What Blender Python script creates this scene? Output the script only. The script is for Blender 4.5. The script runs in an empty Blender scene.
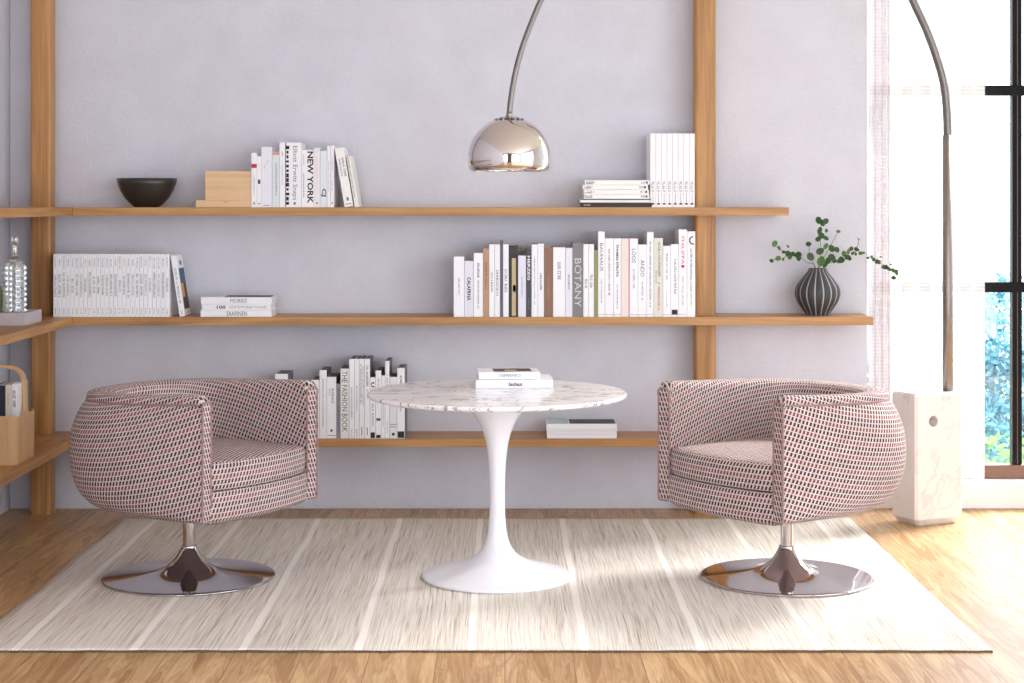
import bpy, math, random
from mathutils import Vector, Matrix
PI = math.pi
random.seed(7)
SC = bpy.context.scene
COL = SC.collection
F, H, VX, VY = 1723.0, 1.444, 505.0, 200.0
def PX(px, Y): return (px - VX) * Y / F
def PZ(py, Y): return H - (py - VY) * Y / F

# ------------------------------------------------------------------ materials
def nmat(name):
    m = bpy.data.materials.new(name); m.use_nodes = True
    nt = m.node_tree
    return m, nt, nt.nodes['Principled BSDF'], nt.nodes, nt.links
def lin(c):
    return tuple(((v/255)/12.92 if v/255 <= .04045 else ((v/255+.055)/1.055)**2.4) for v in c) + (1,)
def simple(name, rgb, rough=.5, metal=0, spec=.5, noise=0, bump=0, nscale=40):
    m, nt, b, N, L = nmat(name)
    b.inputs['Base Color'].default_value = lin(rgb)
    b.inputs['Roughness'].default_value = rough
    b.inputs['Metallic'].default_value = metal
    b.inputs['Specular IOR Level'].default_value = spec
    if noise or bump:
        tc = N.new('ShaderNodeTexCoord'); nz = N.new('ShaderNodeTexNoise')
        nz.inputs['Scale'].default_value = nscale; nz.inputs['Detail'].default_value = 4
        L.new(tc.outputs['Object'], nz.inputs['Vector'])
        if noise:
            mx = N.new('ShaderNodeMix'); mx.data_type = 'RGBA'; mx.blend_type = 'MULTIPLY'
            mx.inputs['Factor'].default_value = noise
            mx.inputs['A'].default_value = lin(rgb)
            L.new(nz.outputs['Color'], mx.inputs['B'])
            rp = N.new('ShaderNodeValToRGB'); rp.color_ramp.elements[0].position = .3; rp.color_ramp.elements[1].position = .7
            rp.color_ramp.elements[0].color = (.4,.4,.4,1)
            L.new(nz.outputs['Fac'], rp.inputs['Fac']); L.new(rp.outputs['Color'], mx.inputs['B'])
            L.new(mx.outputs['Result'], b.inputs['Base Color'])
        if bump:
            bp = N.new('ShaderNodeBump'); bp.inputs['Strength'].default_value = bump; bp.inputs['Distance'].default_value = .002
            L.new(nz.outputs['Fac'], bp.inputs['Height']); L.new(bp.outputs['Normal'], b.inputs['Normal'])
    return m
def math_n(N, L, op, a, b=None, c=None):
    n = N.new('ShaderNodeMath'); n.operation = op
    for i, v in enumerate((a, b, c)):
        if v is None: continue
        if isinstance(v, (int, float)): n.inputs[i].default_value = v
        else: L.new(v, n.inputs[i])
    return n.outputs[0]
def mixc(N, L, fac, a, b, blend='MIX'):
    mx = N.new('ShaderNodeMix'); mx.data_type = 'RGBA'; mx.blend_type = blend
    for key, v in (('Factor', fac), ('A', a), ('B', b)):
        if isinstance(v, (int, float)): mx.inputs[key].default_value = v
        elif isinstance(v, tuple): mx.inputs[key].default_value = v
        else: L.new(v, mx.inputs[key])
    return mx.outputs['Result']
def ramp(N, L, fac, stops):
    r = N.new('ShaderNodeValToRGB'); e = r.color_ramp.elements
    while len(e) < len(stops): e.new(.5)
    for el, (p, c) in zip(e, stops): el.position = p; el.color = c
    L.new(fac, r.inputs['Fac']); return r.outputs['Color']

def wood(name, light, dark, axis, scale=1.0, rough=.42, ring=1.0):
    """axis: index of the grain direction in object space"""
    m, nt, b, N, L = nmat(name)
    tc = N.new('ShaderNodeTexCoord'); mp = N.new('ShaderNodeMapping')
    s = [14*scale]*3; s[axis] = .9*scale
    mp.inputs['Scale'].default_value = s
    L.new(tc.outputs['Object'], mp.inputs['Vector'])
    n1 = N.new('ShaderNodeTexNoise'); n1.inputs['Scale'].default_value = 1.6; n1.inputs['Detail'].default_value = 6; n1.inputs['Distortion'].default_value = .7
    L.new(mp.outputs['Vector'], n1.inputs['Vector'])
    mp2 = N.new('ShaderNodeMapping'); s2 = [90*scale]*3; s2[axis] = 2.2*scale
    mp2.inputs['Scale'].default_value = s2; L.new(tc.outputs['Object'], mp2.inputs['Vector'])
    n2 = N.new('ShaderNodeTexNoise'); n2.inputs['Scale'].default_value = 1.5; n2.inputs['Detail'].default_value = 4
    L.new(mp2.outputs['Vector'], n2.inputs['Vector'])
    f = math_n(N, L, 'ADD', math_n(N, L, 'MULTIPLY', n1.outputs['Fac'], .6), math_n(N, L, 'MULTIPLY', n2.outputs['Fac'], .4))
    c = ramp(N, L, f, [(.32, lin(dark)), (.66, lin(light))])
    L.new(c, b.inputs['Base Color']); b.inputs['Roughness'].default_value = rough
    bp = N.new('ShaderNodeBump'); bp.inputs['Strength'].default_value = .12; bp.inputs['Distance'].default_value = .002
    L.new(f, bp.inputs['Height']); L.new(bp.outputs['Normal'], b.inputs['Normal'])
    return m
OAK_X = wood('oak_along_x', (198,150,94), (152,104,58), 0)
OAK_Y = wood('oak_along_y', (198,150,94), (152,104,58), 1)
OAK_Z = wood('oak_along_z', (198,150,92), (148,100,54), 2)
BIRCH = wood('pale_birch', (232,198,158), (212,174,130), 0, .8)
PLY = wood('bent_birch', (222,182,136), (196,152,104), 2, .8)

def wall_mat(name, rgb):
    m, nt, b, N, L = nmat(name)
    tc = N.new('ShaderNodeTexCoord')
    n1 = N.new('ShaderNodeTexNoise'); n1.inputs['Scale'].default_value = 5; n1.inputs['Detail'].default_value = 8; n1.inputs['Roughness'].default_value = .65
    L.new(tc.outputs['Object'], n1.inputs['Vector'])
    n2 = N.new('ShaderNodeTexNoise'); n2.inputs['Scale'].default_value = 60; n2.inputs['Detail'].default_value = 6
    L.new(tc.outputs['Object'], n2.inputs['Vector'])
    d = tuple(v*.965 for v in rgb)
    c = ramp(N, L, n1.outputs['Fac'], [(.35, lin(d)), (.65, lin(rgb))])
    L.new(c, b.inputs['Base Color']); b.inputs['Roughness'].default_value = .9
    bp = N.new('ShaderNodeBump'); bp.inputs['Strength'].default_value = .5; bp.inputs['Distance'].default_value = .004
    L.new(n2.outputs['Fac'], bp.inputs['Height']); L.new(bp.outputs['Normal'], b.inputs['Normal'])
    return m
WALL = wall_mat('wall_plaster', (214,215,226))
WHITE_PAINT = simple('white_paint', (238,236,236), .6, noise=.04, nscale=8)
CEIL = simple('ceiling_paint', (236,234,234), .9, noise=.04, nscale=3)

def floor_mat():
    m, nt, b, N, L = nmat('oak_floor_boards')
    tc = N.new('ShaderNodeTexCoord'); sx = N.new('ShaderNodeSeparateXYZ'); L.new(tc.outputs['Object'], sx.inputs[0])
    cb = N.new('ShaderNodeCombineXYZ'); L.new(sx.outputs['Y'], cb.inputs['X']); L.new(sx.outputs['X'], cb.inputs['Y'])
    br = N.new('ShaderNodeTexBrick'); br.inputs['Scale'].default_value = 1
    br.inputs['Brick Width'].default_value = 7.5; br.inputs['Row Height'].default_value = .215
    br.inputs['Mortar Size'].default_value = .0015; br.inputs['Mortar Smooth'].default_value = .3; br.offset = .37
    br.inputs['Color1'].default_value = (0,0,0,1); br.inputs['Color2'].default_value = (1,1,1,1); br.inputs['Mortar'].default_value = (.5,.5,.5,1)
    L.new(cb.outputs[0], br.inputs['Vector'])
    off = math_n(N, L, 'MULTIPLY', br.outputs['Color'], 7.3)
    yo = math_n(N, L, 'ADD', sx.outputs['Y'], off)
    cv = N.new('ShaderNodeCombineXYZ'); L.new(math_n(N, L, 'MULTIPLY', sx.outputs['X'], 9), cv.inputs['X']); L.new(math_n(N, L, 'MULTIPLY', yo, .8), cv.inputs['Y'])
    n1 = N.new('ShaderNodeTexNoise'); n1.inputs['Scale'].default_value = 1.5; n1.inputs['Detail'].default_value = 5; n1.inputs['Distortion'].default_value = 1.2
    L.new(cv.outputs[0], n1.inputs['Vector'])
    cv2 = N.new('ShaderNodeCombineXYZ'); L.new(math_n(N, L, 'MULTIPLY', sx.outputs['X'], 120), cv2.inputs['X']); L.new(math_n(N, L, 'MULTIPLY', yo, 4), cv2.inputs['Y'])
    n2 = N.new('ShaderNodeTexNoise'); n2.inputs['Scale'].default_value = 1.2; n2.inputs['Detail'].default_value = 3; L.new(cv2.outputs[0], n2.inputs['Vector'])
    # ring-like cathedral grain
    w = math_n(N, L, 'SINE', math_n(N, L, 'MULTIPLY', n1.outputs['Fac'], 46))
    f = math_n(N, L, 'ADD', math_n(N, L, 'MULTIPLY', n1.outputs['Fac'], .62), math_n(N, L, 'MULTIPLY', n2.outputs['Fac'], .3))
    f = math_n(N, L, 'ADD', f, math_n(N, L, 'MULTIPLY', w, .05))
    f = math_n(N, L, 'ADD', f, math_n(N, L, 'MULTIPLY', br.outputs['Color'], .07))
    c = ramp(N, L, f, [(.38, lin((164,122,78))), (.64, lin((212,178,132)))])
    c = mixc(N, L, br.outputs['Fac'], c, lin((120,86,58)))
    L.new(c, b.inputs['Base Color']); b.inputs['Roughness'].default_value = .38
    b.inputs['Specular IOR Level'].default_value = .45
    bp = N.new('ShaderNodeBump'); bp.inputs['Strength'].default_value = .15; bp.inputs['Distance'].default_value = .002
    L.new(f, bp.inputs['Height']); L.new(bp.outputs['Normal'], b.inputs['Normal'])
    return m
FLOOR = floor_mat()

RUG_LINES = [-1.57,-1.19,-.838,-.473,-.11,.256,.633,1.005,1.395]
def rug_mat():
    m, nt, b, N, L = nmat('flatwoven_rug')
    tc = N.new('ShaderNodeTexCoord'); sx = N.new('ShaderNodeSeparateXYZ'); L.new(tc.outputs['Object'], sx.inputs[0])
    X, Y = sx.outputs['X'], sx.outputs['Y']
    cw = N.new('ShaderNodeCombineXYZ'); L.new(math_n(N, L, 'MULTIPLY', Y, 2.2), cw.inputs['Y']); L.new(math_n(N, L, 'MULTIPLY', X, 1.5), cw.inputs['X'])
    nw = N.new('ShaderNodeTexNoise'); nw.inputs['Scale'].default_value = 1; L.new(cw.outputs[0], nw.inputs['Vector'])
    wob = math_n(N, L, 'MULTIPLY', math_n(N, L, 'SUBTRACT', nw.outputs['Fac'], .5), .022)
    xs = math_n(N, L, 'ADD', X, wob)
    def streak(fx, fy, det=3):
        cv = N.new('ShaderNodeCombineXYZ'); L.new(math_n(N, L, 'MULTIPLY', xs, fx), cv.inputs['X']); L.new(math_n(N, L, 'MULTIPLY', Y, fy), cv.inputs['Y'])
        n = N.new('ShaderNodeTexNoise'); n.inputs['Scale'].default_value = 1; n.inputs['Detail'].default_value = det; L.new(cv.outputs[0], n.inputs['Vector'])
        return n.outputs['Fac']
    a = streak(150, 1.8, 2); c2 = streak(290, 4.5, 2); d = streak(9, .4, 2); e = streak(160, 60, 1)
    f = math_n(N, L, 'ADD', math_n(N, L, 'MULTIPLY', a, .42), math_n(N, L, 'MULTIPLY', c2, .38))
    f = math_n(N, L, 'ADD', f, math_n(N, L, 'MULTIPLY', d, .16)); f = math_n(N, L, 'ADD', f, math_n(N, L, 'MULTIPLY', e, .06))
    c = ramp(N, L, f, [(.36, lin((152,140,127))), (.45, lin((208,199,188))), (.53, lin((224,218,210))), (.63, lin((238,233,227)))])
    # cream warp lines
    tot = None
    for x in RUG_LINES:
        dd = math_n(N, L, 'ABSOLUTE', math_n(N, L, 'SUBTRACT', xs, x+.085))
        s = math_n(N, L, 'LESS_THAN', dd, .0125)
        tot = s if tot is None else math_n(N, L, 'MAXIMUM', tot, s)
    c = mixc(N, L, math_n(N, L, 'MULTIPLY', tot, .85), c, lin((248,244,238)))
    L.new(c, b.inputs['Base Color']); b.inputs['Roughness'].default_value = .95; b.inputs['Specular IOR Level'].default_value = .15
    bp = N.new('ShaderNodeBump'); bp.inputs['Strength'].default_value = .5; bp.inputs['Distance'].default_value = .003
    L.new(f, bp.inputs['Height']); L.new(bp.outputs['Normal'], b.inputs['Normal'])
    return m
RUG = rug_mat()
RUG_EDGE = simple('rug_edge_yarn', (126,106,88), .95, noise=.8, nscale=160)

def fabric_mat():
    m, nt, b, N, L = nmat('woven_dash_upholstery')
    tc = N.new('ShaderNodeTexCoord'); sx = N.new('ShaderNodeSeparateXYZ'); L.new(tc.outputs['UV'], sx.inputs[0])
    u = math_n(N, L, 'DIVIDE', sx.outputs['X'], .0150); v = math_n(N, L, 'DIVIDE', sx.outputs['Y'], .0185)
    row = math_n(N, L, 'FLOOR', v); fv = math_n(N, L, 'FRACT', v)
    us = math_n(N, L, 'ADD', u, math_n(N, L, 'MULTIPLY', row, .5))
    us = math_n(N, L, 'ADD', us, math_n(N, L, 'MULTIPLY', fv, .42))
    fu = math_n(N, L, 'FRACT', us)
    du = math_n(N, L, 'ABSOLUTE', math_n(N, L, 'SUBTRACT', fu, .5)); dv = math_n(N, L, 'ABSOLUTE', math_n(N, L, 'SUBTRACT', fv, .5))
    dark = math_n(N, L, 'MULTIPLY', math_n(N, L, 'LESS_THAN', du, .235), math_n(N, L, 'LESS_THAN', dv, .38))
    du2 = math_n(N, L, 'ABSOLUTE', math_n(N, L, 'SUBTRACT', fu, .78))
    red = math_n(N, L, 'MULTIPLY', math_n(N, L, 'LESS_THAN', du2, .13), math_n(N, L, 'LESS_THAN', dv, .44))
    cell = math_n(N, L, 'FLOOR', us)
    alt = math_n(N, L, 'MODULO', math_n(N, L, 'ABSOLUTE', row), 3)
    alt = math_n(N, L, 'LESS_THAN', alt, .9)
    wn = N.new('ShaderNodeTexWhiteNoise'); wn.noise_dimensions = '2D'
    cc = N.new('ShaderNodeCombineXYZ'); L.new(cell, cc.inputs['X']); L.new(row, cc.inputs['Y']); L.new(cc.outputs[0], wn.inputs['Vector'])
    g = mixc(N, L, wn.outputs['Value'], lin((194,183,181)), lin((214,205,203)))
    dk = mixc(N, L, alt, lin((46,42,54)), lin((110,58,62)))
    c = mixc(N, L, red, g, lin((180,134,128)))
    c = mixc(N, L, dark, c, dk)
    L.new(c, b.inputs['Base Color']); b.inputs['Roughness'].default_value = .9; b.inputs['Specular IOR Level'].default_value = .2
    h = math_n(N, L, 'SUBTRACT', 1, math_n(N, L, 'MAXIMUM', dark, math_n(N, L, 'MULTIPLY', red, .4)))
    bp = N.new('ShaderNodeBump'); bp.inputs['Strength'].default_value = .25; bp.inputs['Distance'].default_value = .002
    L.new(h, bp.inputs['Height']); L.new(bp.outputs['Normal'], b.inputs['Normal'])
    return m
FABRIC = fabric_mat()
PIPE_F = simple('woven_piping', (170,138,140), .9, noise=.7, nscale=220)
CHROME = simple('polished_chrome', (200,195,196), .05, 1)
NICKEL = simple('brushed_nickel', (178,168,162), .28, 1)
CHROME_DOME = simple('dome_chrome', (222,216,213), .07, 1)

def marble(name, base, vein, vscale=3.0, lo=.485, hi=.515, soft=.5, mk=(.42,.62)):
    m, nt, b, N, L = nmat(name)
    tc = N.new('ShaderNodeTexCoord'); mp = N.new('ShaderNodeMapping'); mp.inputs['Rotation'].default_value = (.3,.5,.6); mp.inputs['Scale'].default_value = (1,2.2,1)
    L.new(tc.outputs['Object'], mp.inputs['Vector'])
    n0 = N.new('ShaderNodeTexNoise'); n0.inputs['Scale'].default_value = vscale; n0.inputs['Detail'].default_value = 9; n0.inputs['Roughness'].default_value = .62; n0.inputs['Distortion'].default_value = 1.3
    L.new(mp.outputs['Vector'], n0.inputs['Vector'])
    v = ramp(N, L, n0.outputs['Fac'], [(lo-.02, (0,0,0,1)), ((lo+hi)/2, (1,1,1,1)), (hi+.02, (0,0,0,1))])
    n2 = N.new('ShaderNodeTexNoise'); n2.inputs['Scale'].default_value = vscale*1.3; n2.inputs['Detail'].default_value = 3; L.new(mp.outputs['Vector'], n2.inputs['Vector'])
    mask = ramp(N, L, n2.outputs['Fac'], [(mk[0], (0,0,0,1)), (mk[1], (1,1,1,1))])
    n3 = N.new('ShaderNodeTexNoise'); n3.inputs['Scale'].default_value = vscale*.8; n3.inputs['Detail'].default_value = 6; L.new(mp.outputs['Vector'], n3.inputs['Vector'])
    cl = ramp(N, L, n3.outputs['Fac'], [(.45, (0,0,0,1)), (.75, (1,1,1,1))])
    c = mixc(N, L, math_n(N, L, 'MULTIPLY', cl, .22*soft*2), lin(base), lin(vein))
    c = mixc(N, L, math_n(N, L, 'MULTIPLY', math_n(N, L, 'MULTIPLY', v, mask), .85), c, lin(vein))
    L.new(c, b.inputs['Base Color']); b.inputs['Roughness'].default_value = .18
    return m
MARBLE_T = marble('arabescato_marble', (248,247,250), (66,64,74), 4.6, .493, .507, .2, (.34,.52))
MARBLE_B = marble('carrara_marble', (238,234,232), (214,208,206), 3.2, .49, .51, .35)
TULIP = simple('white_lacquer', (240,240,246), .22, spec=.5)
PAGES = simple('book_pages', (240,236,230), .9, noise=.15, nscale=300)
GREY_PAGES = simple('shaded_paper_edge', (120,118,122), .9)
BLACK_FRAME = simple('black_window_frame', (13,12,14), .6, spec=.2)
LIT_FRAME = simple('reflection_lit_frame', (120,84,66), .4)  # black bottom rail, with brown reflected light put into its colour
INK = simple('black_ink', (34,32,36), .6)
GREY_INK = simple('grey_ink', (120,122,128), .6)
MID_INK = simple('dark_grey_ink', (78,78,84), .6)
RED_INK = simple('red_ink', (190,46,52), .6)
PINK_INK = simple('magenta_ink', (214,70,128), .6)
SILVER_INK = simple('silver_ink', (205,205,208), .5)
WHITE_INK = simple('white_ink', (238,238,238), .6)
BLUE_INK = simple('blue_ink', (60,110,160), .6)
TAN_INK = simple('tan_ink', (202,170,128), .6)
BROWN_INK = simple('brown_ink', (66,40,32), .6)
GREEN_INK = simple('pale_green_ink', (160,176,140), .6)
_cc = {}
def cover(rgb):
    if rgb not in _cc: _cc[rgb] = simple('book_cover_%d_%d_%d' % rgb, rgb, .45, noise=.04, nscale=15)
    return _cc[rgb]
W1, W2, W3 = (244,244,249), (235,236,246), (245,244,243)

# ------------------------------------------------------------------ mesh helpers
def mobj(name, vs, fs, mat, parent=None, smooth=False, uv=None, fm=None, bevel=0, loc=None):
    me = bpy.data.meshes.new(name)
    me.from_pydata([tuple(v) for v in vs], [], fs)
    mats = mat if isinstance(mat, (list, tuple)) else [mat]
    for m in mats: me.materials.append(m)
    if fm: 
        for p, i in zip(me.polygons, fm): p.material_index = i
    if smooth: me.polygons.foreach_set('use_smooth', [True]*len(me.polygons))
    if uv:
        l = me.uv_layers.new(name='UVMap')
        k = 0
        for p, fu in zip(me.polygons, uv):
            for li, c in zip(p.loop_indices, fu): l.data[li].uv = c
    me.update()
    o = bpy.data.objects.new(name, me); COL.objects.link(o)
    if parent: o.parent = parent
    if loc: o.location = loc
    if bevel:
        b = o.modifiers.new('b', 'BEVEL'); b.width = bevel; b.segments = 3; b.limit_method = 'ANGLE'; b.angle_limit = .6
        b.harden_normals = False
    return o
class MB:
    def __init__(s): s.v = []; s.f = []; s.m = []
    def add(s, vs, fs, mi=0):
        n = len(s.v); s.v += [tuple(v) for v in vs]; s.f += [tuple(i+n for i in f) for f in fs]; s.m += [mi]*len(fs); return s
    def box(s, x0, x1, y0, y1, z0, z1, mi=0):
        return s.add([(x,y,z) for x in (x0,x1) for y in (y0,y1) for z in (z0,z1)],
            [(0,1,3,2),(4,6,7,5),(0,4,5,1),(2,3,7,6),(0,2,6,4),(1,5,7,3)], mi)
    def lathe(s, prof, seg=48, c=(0,0,0), mi=0):
        vs = []; fs = []
        for r, z in prof:
            for i in range(seg):
                a = 2*PI*i/seg; vs.append((c[0]+r*math.cos(a), c[1]+r*math.sin(a), c[2]+z))
        for k in range(len(prof)-1):
            for i in range(seg):
                j = (i+1) % seg
                fs.append((k*seg+i, k*seg+j, (k+1)*seg+j, (k+1)*seg+i))
        return s.add(vs, fs, mi)
    def tube(s, pts, r, seg=10, closed=False, cap=True, mi=0, sq=None):
        pts = [Vector(p) for p in pts]; n = len(pts); vs = []; fs = []
        rs = r if isinstance(r, (list, tuple)) else [r]*n
        up = None
        for i, p in enumerate(pts):
            if closed: t = pts[(i+1) % n] - pts[i-1]
            else: t = pts[min(i+1, n-1)] - pts[max(i-1, 0)]
            t.normalize()
            if up is None:
                up = Vector((0,0,1)) if abs(t.z) < .9 else Vector((0,1,0))
            a = t.cross(up); a.normalize(); up = a.cross(t); up.normalize()
            for k in range(seg):
                an = 2*PI*k/seg + PI/seg
                vs.append(p + (a*math.cos(an) + up*math.sin(an))*rs[i])
        m = n if closed else n-1
        for i in range(m):
            for k in range(seg):
                l = (k+1) % seg; j = (i+1) % n
                fs.append((i*seg+k, i*seg+l, j*seg+l, j*seg+k))
        if cap and not closed:
            fs.append(tuple(range(seg-1, -1, -1))); fs.append(tuple((n-1)*seg+k for k in range(seg)))
        return s.add(vs, fs, mi)
    def prism(s, poly, z0, z1, mi=0):
        n = len(poly)
        return s.add([(x,y,z0) for x,y in poly]+[(x,y,z1) for x,y in poly],
            [tuple(range(n-1,-1,-1)), tuple(range(n,2*n))]+[(i,(i+1)%n,n+(i+1)%n,n+i) for i in range(n)], mi)
    def obj(s, name, mat, parent=None, **k): return mobj(name, s.v, s.f, mat, parent, fm=s.m, **k)

def empty(name, loc=(0,0,0), rot=(0,0,0)):
    o = bpy.data.objects.new(name, None); COL.objects.link(o); o.location = loc; o.rotation_euler = rot
    o.empty_display_size = .05
    return o
def tag(o, label, cat, group=None, kind=None):
    o['label'] = label; o['category'] = cat
    if group: o['group'] = group
    if kind: o['kind'] = kind
    return o
def struct(o): o['kind'] = 'structure'; return o
def copy_tree(o, parent=None):
    c = o.copy(); COL.objects.link(c); c.parent = parent
    for ch in o.children: copy_tree(ch, c)
    return c
def catmull(P, n):
    P = [Vector(p) for p in P]; out = []
    Q = [2*P[0]-P[1]] + P + [2*P[-1]-P[-2]]
    for i in range(1, len(Q)-2):
        for k in range(n):
            t = k/n
            out.append(.5*((2*Q[i]) + (Q[i+1]-Q[i-1])*t + (2*Q[i-1]-5*Q[i]+4*Q[i+1]-Q[i+2])*t*t + (-Q[i-1]+3*Q[i]-3*Q[i+1]+Q[i+2])*t**3))
    out.append(P[-1]); return out

# ------------------------------------------------------------------ room
YW = 8.05; XL = -2.315; XR = 4.3; YF = -.9; ZC = 3.25; XWE = 1.696
struct(MB().box(XL-.3, XR+.3, YF-.3, YW+.45, -.2, 0).obj('floor', FLOOR))
struct(MB().box(XL-.3, XR+.3, YF-.3, YW+.45, ZC, ZC+.2).obj('ceiling', CEIL))
struct(MB().box(XL, XWE, YW, YW+.11, 0, ZC).obj('wall_back', WALL, bevel=.006))
struct(MB().box(XL-.3, XL, YF-.3, YW+.3, 0, ZC).obj('wall_left', WALL))
# right wall with a wide glazed opening, front wall (behind the camera) with another
w = MB(); w.box(XR, XR+.3, YF, -.4, 0, ZC); w.box(XR, XR+.3, 4.9, YW+.3, 0, ZC); w.box(XR, XR+.3, -.4, 4.9, 0, .12); w.box(XR, XR+.3, -.4, 4.9, 2.95, ZC)
struct(w.obj('wall_right', WALL))
w = MB(); w.box(XL, -2.1, YF-.3, YF, 0, ZC); w.box(-.7, .9, YF-.3, YF, 0, ZC); w.box(4.1, XR, YF-.3, YF, 0, ZC)
for a_, b_ in ((-2.1, -.7), (.9, 4.1)): w.box(a_, b_, YF-.3, YF, 0, .12); w.box(a_, b_, YF-.3, YF, 2.95, ZC)
struct(w.obj('wall_front', wall_mat('wall_charcoal', (92,90,92))))
# window wall beside the back wall
YG = 8.2
struct(MB().box(XWE, XR, YW, YW+.3, 0, .122).obj('trim_1', WHITE_PAINT, bevel=.006))
win = empty('window_1', (0, YG, .122)); struct(win)
f = MB()
def fb(f, x0, x1, z0, z1, mi=0, d=.03): f.box(x0, x1, -d, d, z0-.122, z1-.122, mi)
fb(f, 1.70, XR, .122, .187, 1, .034)
fb(f, 1.70, XR, ZC-.06, ZC, 0, .034)
for z in (1.006, 1.940): fb(f, 1.74, XR, z, z+.048)
for x in (1.672, 2.408, 3.10, 3.80): fb(f, x, x+.046, .188, ZC-.06, 0, .024)
f.obj('frame', [BLACK_FRAME, LIT_FRAME], win, bevel=.003)
f = MB(); fb(f, 2.430, 2.4335, .19, ZC-.06, 0, .0255); f.obj('gasket', simple('bronze_gasket', (96,74,66), .5), win)
GLASS, nt, b, N, L = nmat('window_glass')
N.remove(b); tr = N.new('ShaderNodeBsdfTransparent'); gl = N.new('ShaderNodeBsdfGlossy'); gl.inputs['Roughness'].default_value = .02
mxs = N.new('ShaderNodeMixShader'); mxs.inputs[0].default_value = .05; L.new(tr.outputs[0], mxs.inputs[1]); L.new(gl.outputs[0], mxs.inputs[2]); L.new(mxs.outputs[0], N['Material Output'].inputs[0])
f = MB(); fb(f, 1.72, XR-.01, .17, ZC-.03, 0, .004); f.obj('pane', GLASS, win)
win2 = struct(empty('window_2', (XR+.15, 2.25, .12))); f = MB()
for y in (-2.65, -1.35, 0, 1.35, 2.59): f.box(-.03, .03, y, y+.06, 0, 2.83)
for z in (0, .9, 1.85, 2.77): f.box(-.028, .028, -2.65, 2.65, z, z+.06)
f.obj('frame', BLACK_FRAME, win2)
for nm_, xc_, hw_, nb_ in (('window_3', 2.5, 1.6, 3), ('window_4', -1.4, .7, 1)):
    win3 = struct(empty(nm_, (xc_, YF-.15, .12))); f = MB()
    for k in range(nb_+1): x = -hw_+(2*hw_-.06)*k/nb_; f.box(x, x+.06, -.03, .03, 0, 2.83)
    for z in (0, .9, 1.85, 2.77): f.box(-hw_, hw_, -.028, .028, z, z+.06)
    f.obj('frame', BLACK_FRAME, win3)

# sheer curtain
CURT, nt, b, N, L = nmat('sheer_white_voile')
N.remove(b)
tr = N.new('ShaderNodeBsdfTransparent'); df = N.new('ShaderNodeBsdfDiffuse'); tl = N.new('ShaderNodeBsdfTranslucent')
df.inputs['Color'].default_value = lin((232,226,230)); tl.inputs['Color'].default_value = lin((248,244,246))
m1 = N.new('ShaderNodeMixShader'); m1.inputs[0].default_value = .14; L.new(df.outputs[0], m1.inputs[1]); L.new(tl.outputs[0], m1.inputs[2])
m2 = N.new('ShaderNodeMixShader'); L.new(tr.outputs[0], m2.inputs[1]); L.new(m1.outputs[0], m2.inputs[2])
tc = N.new('ShaderNodeTexCoord'); sx = N.new('ShaderNodeSeparateXYZ'); L.new(tc.outputs['Object'], sx.inputs[0])
th = math_n(N, L, 'SINE', math_n(N, L, 'MULTIPLY', sx.outputs['Z'], 2*PI/.0165))
L.new(math_n(N, L, 'ADD', .76, math_n(N, L, 'MULTIPLY', th, .08)), m2.inputs[0])
L.new(m2.outputs[0], N['Material Output'].inputs[0])
cur = empty('sheer_curtain', (1.74, 8.10, 0))
tag(cur, 'sheer white floor length curtain hanging before the tall black framed window', 'curtain')
CURT2 = CURT.copy(); CURT2.name = 'gathered_voile'
for n_ in CURT2.node_tree.nodes:
    if n_.type == 'MIX_SHADER' and n_.inputs[0].default_value > .1 and n_.inputs[0].default_value < .3: n_.inputs[0].default_value = .05
    if n_.type == 'MATH' and n_.operation == 'ADD': n_.inputs[0].default_value = .97
    if n_.type == 'BSDF_DIFFUSE': n_.inputs['Color'].default_value = lin((222,214,218))
def curtain(name, x0, x1, folds, amp, z0, z1, y=0, k=1.0):
    n = int(folds*14); vs = []; fs = []; nz = 12
    for i in range(n+1):
        t = i/n; x = x0+(x1-x0)*t
        for j in range(nz+1):
            z = z0+(z1-z0)*j/nz
            yy = y + amp*math.sin(2*PI*folds*t + .4*math.sin(3*t+z*k)) + amp*.35*math.sin(2*PI*folds*2.3*t+1)
            vs.append((x, yy, z))
    for i in range(n):
        for j in range(nz): a = i*(nz+1)+j; fs.append((a, a+nz+1, a+nz+2, a+1))
    return mobj(name, vs, fs, CURT2 if name == 'gathered_stack' else CURT, cur, smooth=True)
curtain('gathered_stack', -.034, .066, 2.5, .016, .135, ZC-.04, -.02)
curtain('drape', .065, .512, 5, .012, .135, ZC-.04, -.005)
MB().box(-.03, XR-1.76, -.02, 0, ZC-.04, ZC-.001).obj('track', WHITE_PAINT, cur)

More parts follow.
